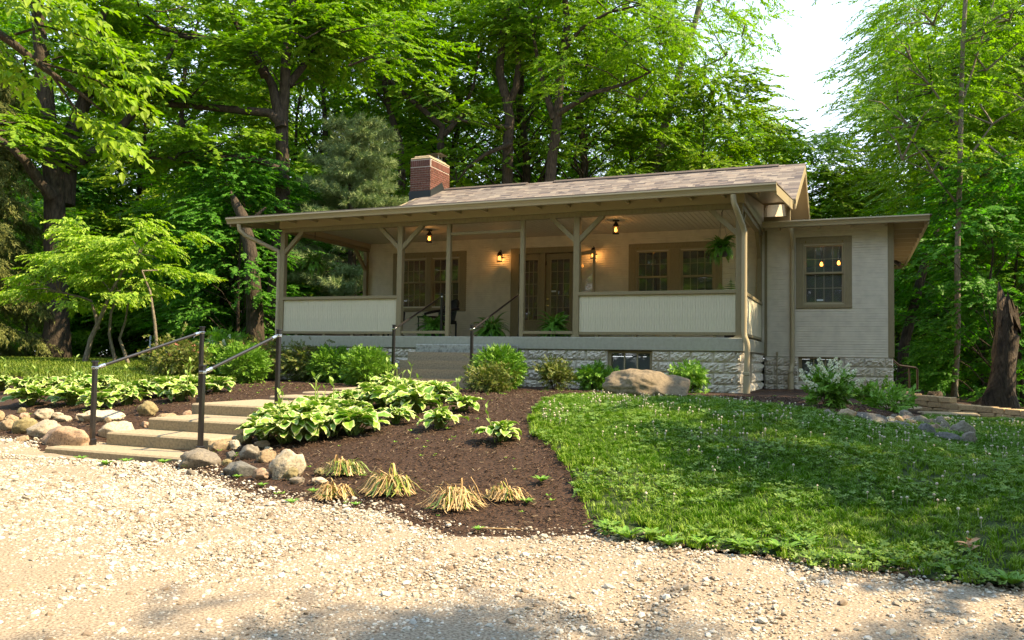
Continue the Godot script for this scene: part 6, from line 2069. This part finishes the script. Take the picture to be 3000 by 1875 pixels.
	var sf := Geo.new()
	sf.box(V(-0.07, 0.3, -0.008), V(0.07, 0.88, 0.008), 0.006)
	for j in sf.p.size(): sf.p[j].x *= 0.35 + 0.75 * sin(PI * clampf((sf.p[j].y - 0.2) / 0.75, 0.05, 0.98))
	put(st, "blade", sf, M.sticker)
	# two wires between the trees
	var wr := Geo.new()
	wr.tube([V(-21.3, 2.3, -7.2), V(-18, 2.0, -6.3), V(-14.2, 1.95, -5.2)], [0.012, 0.012, 0.012], 4)
	single("wire", "thin grey wire strung between trees behind the porch", "wire", wr, M.bronze)

# ------------------------------------------------------------------ everything
func _ready() -> void:
	rng.seed = 4
	noise.seed = 9
	noise.frequency = 0.02
	noise.fractal_octaves = 3
	var cam := Camera3D.new()
	cam.name = "camera"
	add_child(cam)
	cam.position = V(1.787, -0.44, 15.065)
	cam.rotation = V(0.047214, 0.39435, 0.016042)
	cam.fov = 42.606
	cam.near = 0.05
	cam.far = 500.0
	cam.current = true
	var env := Environment.new()
	env.background_mode = Environment.BG_SKY
	var sky := ProceduralSkyMaterial.new()
	sky.sky_top_color = lin(0.37, 0.48, 0.66)
	sky.sky_horizon_color = lin(0.90, 0.95, 1.0)
	sky.sky_curve = 0.15
	sky.ground_bottom_color = lin(0.06, 0.08, 0.03)
	sky.ground_horizon_color = lin(0.10, 0.14, 0.05)
	sky.sun_angle_max = 1.0
	sky.sky_energy_multiplier = 1.0
	env.sky = Sky.new()
	env.sky.sky_material = sky
	env.tonemap_mode = Environment.TONE_MAPPER_LINEAR
	env.tonemap_exposure = 2.8
	env.sdfgi_enabled = true
	env.ssao_enabled = true
	env.ssil_enabled = true
	var we := WorldEnvironment.new()
	we.name = "environment"
	we.environment = env
	add_child(we)
	var sun := DirectionalLight3D.new()
	sun.name = "sun"
	add_child(sun)
	sun.look_at_from_position(V(0.65, 0.75, -0.10) * 100.0, Vector3.ZERO)
	sun.light_energy = 1.6
	sun.light_color = Color(1.0, 0.90, 0.73)
	sun.light_angular_distance = 0.53
	sun.shadow_enabled = true
	make_materials()
	build_ground()
	build_house()
	build_steps()
	build_porch_things()
	make_sprays()
	fill_woods()
	build_woods()
	build_stones()
	build_shrubs()
	build_hostas()
	build_dry_plants()
	build_ground_cover()

func fill_woods() -> void:
	WOODS = [
		["a", -43.07, -13.17, 0.98, 4.87, "spreading broadleaf tree beside the drooping spruce"],
		["c", -37.81, -11.30, 0.87, 2.95, "slim broadleaf tree beside the drooping spruce"],
		["c", -34.84, -12.51, 0.85, 1.36, "slim broadleaf tree behind the sunlit dogwood"],
		["t", -32.34, -13.90, 0.87, 5.01, "half-grown broadleaf tree behind the sunlit dogwood"],
		["c", -29.28, -13.64, 0.87, 6.11, "slim broadleaf tree behind the sunlit dogwood"],
		["c", -25.86, -13.62, 0.98, 1.82, "slim broadleaf tree between the oak and the maple"],
		["c", -30.65, -22.00, 0.88, 6.08, "slim broadleaf tree between the oak and the maple"],
		["d", -22.51, -17.09, 0.91, 2.27, "slender feathery-leaved tree behind the old maple"],
		["a", -21.13, -17.33, 0.92, 5.13, "spreading broadleaf tree behind the pine"],
		["c", -20.48, -22.15, 0.86, 2.23, "slim broadleaf tree behind the pine"],
		["b", -16.57, -20.74, 0.95, 4.43, "feathery-leaved tall tree behind the chimney"],
		["a", -12.89, -19.56, 1.04, 2.25, "spreading broadleaf tree behind the forked tree at the ridge"],
		["d", -12.45, -23.51, 0.92, 3.63, "slender feathery-leaved tree behind the forked tree at the ridge"],
		["b", -9.54, -20.44, 0.97, 5.99, "feathery-leaved tall tree behind the forked tree at the ridge"],
		["d", -7.41, -22.52, 0.92, 2.23, "slender feathery-leaved tree behind the slanting pale tree"],
		["t", -4.26, -22.15, 1.07, 5.01, "half-grown broadleaf tree behind the slanting pale tree"],
		["t", -3.69, -27.84, 1.01, 2.14, "half-grown broadleaf tree over the gable end of the roof"],
		["t", -0.03, -29.06, 0.94, 3.42, "half-grown broadleaf tree under the open sky beyond the wing"],
		["t", 1.55, -27.95, 0.81, 0.93, "half-grown broadleaf tree under the open sky beyond the wing"],
		["b", 5.07, -33.88, 0.99, 0.51, "feathery-leaved tall tree beyond the wing eave"],
		["a", 7.40, -33.89, 0.90, 3.73, "spreading broadleaf tree beyond the stone wall and dead trunk"],
		["d", 9.62, -37.25, 0.88, 6.15, "slender feathery-leaved tree beyond the stone wall and dead trunk"],
		["c", 12.32, -36.33, 1.02, 0.82, "slim broadleaf tree beyond the stone wall and dead trunk"],
		["d", 15.34, -38.60, 0.87, 2.73, "slender feathery-leaved tree beyond the stone wall and dead trunk"],
		["b", -64.90, -26.43, 0.88, 5.79, "feathery-leaved tall tree deeper in the woods beside the drooping spruce"],
		["c", -49.64, -22.51, 0.94, 3.07, "slim broadleaf tree deeper in the woods beside the drooping spruce"],
		["b", -48.75, -27.59, 0.94, 5.66, "feathery-leaved tall tree deeper in the woods behind the sunlit dogwood"],
		["c", -49.23, -32.59, 1.04, 3.94, "slim broadleaf tree deeper in the woods behind the sunlit dogwood"],
		["a", -38.36, -29.77, 0.95, 3.24, "spreading broadleaf tree deeper in the woods between the oak and the maple"],
		["a", -35.10, -33.62, 1.01, 4.87, "spreading broadleaf tree deeper in the woods behind the old maple"],
		["b", -31.20, -37.68, 0.92, 4.42, "feathery-leaved tall tree deeper in the woods behind the pine"],
		["c", -26.03, -37.12, 0.99, 6.01, "slim broadleaf tree deeper in the woods behind the chimney"],
		["a", -19.46, -35.19, 0.94, 4.86, "spreading broadleaf tree deeper in the woods behind the forked tree at the ridge"],
		["b", -15.48, -38.28, 1.01, 4.07, "feathery-leaved tall tree deeper in the woods behind the forked tree at the ridge"],
		["c", -10.18, -41.61, 0.92, 5.89, "slim broadleaf tree deeper in the woods behind the slanting pale tree"],
		["a", -7.58, -51.41, 1.02, 4.32, "spreading broadleaf tree deeper in the woods over the gable end of the roof"],
		["t", -0.94, -54.69, 1.10, 3.32, "half-grown broadleaf tree deeper in the woods under the open sky beyond the wing"],
		["t", 2.33, -54.22, 1.19, 3.00, "half-grown broadleaf tree deeper in the woods under the open sky beyond the wing"],
		["c", 8.58, -55.05, 0.93, 3.87, "slim broadleaf tree deeper in the woods beyond the wing eave"],
		["b", 13.62, -54.05, 0.91, 3.47, "feathery-leaved tall tree deeper in the woods beyond the stone wall and dead trunk"],
		["a", 17.30, -51.85, 0.89, 3.68, "spreading broadleaf tree deeper in the woods beyond the stone wall and dead trunk"],
		["c", -34.26, -51.54, 1.04, 4.51, "slim broadleaf tree deepest in the woods behind the chimney"],
		["a", -28.81, -69.39, 1.01, 0.84, "spreading broadleaf tree deepest in the woods behind the forked tree at the ridge"],
		["a", -16.50, -58.93, 1.11, 2.61, "spreading broadleaf tree deepest in the woods behind the slanting pale tree"],
		["a", -8.10, -71.80, 1.12, 1.49, "spreading broadleaf tree deepest in the woods over the gable end of the roof"],
		["t", 3.73, -63.80, 1.28, 1.75, "half-grown broadleaf tree deepest in the woods under the open sky beyond the wing"],
		["c", 11.57, -69.29, 1.07, 0.23, "slim broadleaf tree deepest in the woods beyond the stone wall and dead trunk"],
		["c", 21.22, -72.90, 1.10, 5.97, "slim broadleaf tree deepest in the woods beyond the stone wall and dead trunk"],
		["v", -31.83, -7.83, 1.13, 5.14, "low bushy sapling at the woods edge beside the drooping spruce"],
		["v", -32.09, -9.89, 0.91, 3.54, "low bushy sapling beside the drooping spruce"],
		["v", -27.09, -6.55, 0.94, 0.98, "low bushy sapling at the woods edge behind the sunlit dogwood"],
		["v", -24.05, -11.06, 0.98, 6.01, "low bushy sapling at the woods edge between the oak and the maple"],
		["u", -20.30, -8.28, 0.99, 2.21, "leafy understory sapling at the woods edge between the oak and the maple"],
		["u", -21.56, -11.01, 0.90, 2.05, "leafy understory sapling at the woods edge between the oak and the maple"],
		["u", -19.26, -9.80, 0.88, 5.50, "leafy understory sapling at the woods edge between the oak and the maple"],
		["v", -21.63, -14.24, 0.92, 6.13, "low bushy sapling behind the old maple"],
		["v", -21.05, -15.56, 0.87, 6.11, "low bushy sapling behind the old maple"],
		["v", -19.23, -15.23, 0.90, 5.37, "low bushy sapling behind the pine"],
		["u", -19.31, -17.37, 0.99, 1.63, "leafy understory sapling behind the pine"],
		["v", -27.12, -11.96, 0.95, 2.61, "low bushy sapling between the oak and the maple"],
		["v", -27.09, -16.30, 1.13, 1.93, "low bushy sapling between the oak and the maple"],
		["v", -32.49, -18.40, 0.81, 0.15, "low bushy sapling between the oak and the maple"],
		["v", -30.53, -12.71, 0.85, 0.25, "low bushy sapling behind the sunlit dogwood"],
		["u", -31.27, -11.32, 1.08, 0.08, "leafy understory sapling behind the sunlit dogwood"],
		["v", -38.94, -13.55, 0.85, 2.98, "low bushy sapling beside the drooping spruce"],
		["u", -16.59, -6.03, 0.85, 1.68, "leafy understory sapling at the woods edge between the oak and the maple"],
		["u", -17.32, -12.77, 1.04, 1.79, "leafy understory sapling at the woods edge behind the pine"],
		["v", -33.38, -14.78, 0.99, 2.98, "low bushy sapling behind the sunlit dogwood"],
		["u", -34.07, -16.66, 0.76, 0.79, "leafy understory sapling behind the sunlit dogwood"],
		["v", -38.43, -18.10, 0.96, 2.11, "low bushy sapling behind the sunlit dogwood"],
		["v", -43.90, -14.06, 1.14, 4.28, "low bushy sapling beside the drooping spruce"],
		["u", -46.40, -16.45, 1.18, 5.76, "leafy understory sapling beside the drooping spruce"],
		["u", -51.94, -22.13, 1.17, 3.62, "leafy understory sapling deeper in the woods beside the drooping spruce"],
		["v", -49.46, -24.11, 1.19, 4.29, "low bushy sapling deeper in the woods behind the sunlit dogwood"],
		["u", -42.76, -21.19, 1.30, 1.91, "leafy understory sapling deeper in the woods behind the sunlit dogwood"],
		["u", -40.87, -21.49, 1.11, 4.90, "leafy understory sapling deeper in the woods behind the sunlit dogwood"],
		["v", -40.40, -22.37, 1.22, 3.13, "low bushy sapling deeper in the woods behind the sunlit dogwood"],
		["v", -37.44, -22.80, 1.22, 0.30, "low bushy sapling between the oak and the maple"],
		["u", -32.43, -19.71, 1.03, 5.92, "leafy understory sapling between the oak and the maple"],
		["v", -39.09, -30.51, 1.40, 4.40, "low bushy sapling deeper in the woods between the oak and the maple"],
		["u", -29.74, -21.39, 1.25, 5.18, "leafy understory sapling between the oak and the maple"],
		["u", -27.45, -22.53, 1.12, 5.77, "leafy understory sapling behind the old maple"],
		["u", -26.94, -23.51, 1.32, 0.42, "leafy understory sapling behind the old maple"],
		["u", -24.83, -23.22, 1.15, 0.45, "leafy understory sapling behind the pine"],
		["u", -22.60, -24.30, 1.16, 3.92, "leafy understory sapling behind the pine"],
		["u", 3.69, -39.68, 1.18, 3.07, "leafy understory sapling under the open sky beyond the wing"],
		["v", 5.36, -38.08, 1.09, 3.57, "low bushy sapling beyond the wing eave"],
		["v", 6.93, -44.15, 1.19, 1.65, "low bushy sapling deeper in the woods beyond the wing eave"],
		["u", 7.39, -46.89, 1.16, 0.84, "leafy understory sapling deeper in the woods beyond the wing eave"],
		["u", 9.10, -43.73, 1.12, 0.82, "leafy understory sapling deeper in the woods beyond the stone wall and dead trunk"],
		["u", 9.26, -39.01, 1.20, 0.57, "leafy understory sapling beyond the stone wall and dead trunk"],
		["u", 10.92, -44.49, 1.12, 2.91, "leafy understory sapling deeper in the woods beyond the stone wall and dead trunk"],
		["v", 11.69, -45.81, 1.16, 2.42, "low bushy sapling deeper in the woods beyond the stone wall and dead trunk"],
		["u", 13.85, -45.39, 1.24, 4.71, "leafy understory sapling deeper in the woods beyond the stone wall and dead trunk"],
		["u", 15.80, -49.27, 1.25, 0.88, "leafy understory sapling deeper in the woods beyond the stone wall and dead trunk"],
		["v", 14.71, -43.22, 1.10, 3.85, "low bushy sapling beyond the stone wall and dead trunk"],
		["u", 3.75, -24.77, 1.04, 2.37, "leafy understory sapling beyond the wing eave"],
		["v", 5.30, -29.75, 1.05, 4.07, "low bushy sapling beyond the wing eave"],
		["v", 5.75, -23.43, 0.93, 5.35, "low bushy sapling at the woods edge beyond the wing eave"],
		["v", 6.28, -20.41, 0.81, 6.24, "low bushy sapling at the woods edge beyond the stone wall and dead trunk"],
		["u", 7.37, -18.69, 1.02, 2.48, "leafy understory sapling at the woods edge beyond the stone wall and dead trunk"],
		["u", 4.73, -36.02, 0.81, 1.17, "leafy understory sapling beyond the wing eave"],
		["u", 7.54, -35.02, 0.81, 5.58, "leafy understory sapling beyond the stone wall and dead trunk"],
		["u", 9.48, -33.66, 1.00, 2.19, "leafy understory sapling beyond the stone wall and dead trunk"],
		["u", 9.41, -27.12, 0.94, 5.59, "leafy understory sapling beyond the stone wall and dead trunk"],
		["v", 5.61, -12.54, 1.08, 2.03, "low bushy sapling at the woods edge beyond the stone wall and dead trunk"],
		["b", 6.73, -22.76, 0.87, 1.20, "feathery-leaved tall tree at the woods edge beyond the stone wall and dead trunk"],
		["d", 7.71, -17.75, 0.90, 0.45, "slender feathery-leaved tree at the woods edge beyond the stone wall and dead trunk"],
		["d", 5.30, -29.75, 0.93, 5.46, "slender feathery-leaved tree beyond the wing eave"],
		["b", 9.57, -20.69, 0.87, 3.47, "feathery-leaved tall tree at the woods edge beyond the stone wall and dead trunk"],
		["t", 8.80, 2.40, 0.80, 0.69, "half-grown broadleaf tree standing past the lawn on the sunny side, casting its shade"],
		["t", 9.20, 5.60, 0.74, 5.14, "half-grown broadleaf tree standing past the lawn on the sunny side, casting its shade"],
		["u", 8.20, 8.20, 0.74, 4.71, "leafy understory sapling standing past the lawn on the sunny side, casting its shade"],
		["c", 14.00, 4.00, 0.54, 4.22, "slim broadleaf tree standing past the lawn on the sunny side, casting its shade"],
		["d", 9.40, 12.00, 0.62, 0.21, "slender feathery-leaved tree standing past the lawn on the sunny side, casting its shade"],
		["t", 8.40, -3.00, 0.85, 5.63, "half-grown broadleaf tree standing past the lawn on the sunny side, casting its shade"],
		["a", -22.00, 30.00, 0.90, 2.16, "spreading broadleaf tree across the gravel drive, facing the porch"],
		["c", -13.00, 27.00, 0.90, 4.72, "slim broadleaf tree across the gravel drive, facing the porch"],
		["b", -5.00, 30.00, 0.95, 1.98, "feathery-leaved tall tree across the gravel drive, facing the porch"],
		["c", 3.00, 28.00, 0.85, 0.37, "slim broadleaf tree across the gravel drive, facing the porch"],
		["a", 11.00, 29.00, 0.95, 0.14, "spreading broadleaf tree across the gravel drive, facing the porch"],
		["d", 18.00, 24.00, 0.90, 2.87, "slender feathery-leaved tree across the gravel drive, facing the porch"],
		["a", -30.00, 22.00, 0.90, 5.33, "spreading broadleaf tree across the gravel drive, facing the porch"],
		["a", -38.00, 10.00, 1.00, 0.98, "spreading broadleaf tree across the gravel drive, facing the porch"],
		["c", -36.00, 20.00, 1.00, 4.93, "slim broadleaf tree across the gravel drive, facing the porch"],
		["c", -29.00, 32.00, 0.90, 2.04, "slim broadleaf tree across the gravel drive, facing the porch"],
		["b", -17.00, 34.00, 0.90, 2.85, "feathery-leaved tall tree across the gravel drive, facing the porch"],
		["a", -9.00, 35.00, 0.90, 1.51, "spreading broadleaf tree across the gravel drive, facing the porch"],
		["u", -9.00, 25.00, 1.10, 6.24, "leafy understory sapling across the gravel drive, facing the porch"],
		["v", -2.00, 25.00, 1.20, 0.21, "low bushy sapling across the gravel drive, facing the porch"],
		["u", 6.00, 24.00, 1.20, 4.49, "leafy understory sapling across the gravel drive, facing the porch"],
		["v", 13.00, 22.00, 1.10, 3.61, "low bushy sapling across the gravel drive, facing the porch"],
		["u", -17.00, 26.00, 1.20, 4.12, "leafy understory sapling across the gravel drive, facing the porch"],
		["v", -24.00, 27.00, 1.30, 3.88, "low bushy sapling across the gravel drive, facing the porch"],
		["u", -31.00, 28.00, 1.30, 5.73, "leafy understory sapling across the gravel drive, facing the porch"],
		["v", -20.00, 24.00, 1.20, 4.44, "low bushy sapling across the gravel drive, facing the porch"],
		["u", -13.00, 24.00, 1.10, 4.27, "leafy understory sapling across the gravel drive, facing the porch"],
		["v", -5.50, 26.00, 1.30, 1.16, "low bushy sapling across the gravel drive, facing the porch"],
		["u", 2.00, 26.00, 1.20, 2.27, "leafy understory sapling across the gravel drive, facing the porch"],
		["u", -48.00, 33.00, 1.50, 0.42, "leafy understory sapling across the gravel drive, facing the porch"],
		["v", -41.80, 34.00, 1.50, 6.24, "low bushy sapling across the gravel drive, facing the porch"],
		["u", -35.60, 35.00, 1.50, 2.94, "leafy understory sapling across the gravel drive, facing the porch"],
		["v", -32.40, 36.00, 1.50, 4.87, "low bushy sapling across the gravel drive, facing the porch"],
		["u", -26.20, 33.00, 1.50, 1.10, "leafy understory sapling across the gravel drive, facing the porch"],
		["v", -20.00, 34.00, 1.50, 1.31, "low bushy sapling across the gravel drive, facing the porch"],
		["u", -16.80, 35.00, 1.50, 0.28, "leafy understory sapling across the gravel drive, facing the porch"],
		["v", -10.60, 36.00, 1.50, 3.82, "low bushy sapling across the gravel drive, facing the porch"],
		["u", -4.40, 33.00, 1.50, 4.56, "leafy understory sapling across the gravel drive, facing the porch"],
		["v", -1.20, 34.00, 1.50, 1.70, "low bushy sapling across the gravel drive, facing the porch"],
		["u", 5.00, 35.00, 1.50, 2.90, "leafy understory sapling across the gravel drive, facing the porch"],
		["v", 11.20, 36.00, 1.50, 2.85, "low bushy sapling across the gravel drive, facing the porch"],
		["u", 14.40, 33.00, 1.50, 4.28, "leafy understory sapling across the gravel drive, facing the porch"],
		["v", 20.60, 34.00, 1.50, 1.07, "low bushy sapling across the gravel drive, facing the porch"],
		["u", 26.80, 35.00, 1.50, 0.21, "leafy understory sapling across the gravel drive, facing the porch"],
		["v", 30.00, 36.00, 1.50, 5.25, "low bushy sapling across the gravel drive, facing the porch"],
		["u", 36.20, 33.00, 1.50, 5.26, "leafy understory sapling across the gravel drive, facing the porch"],
	]
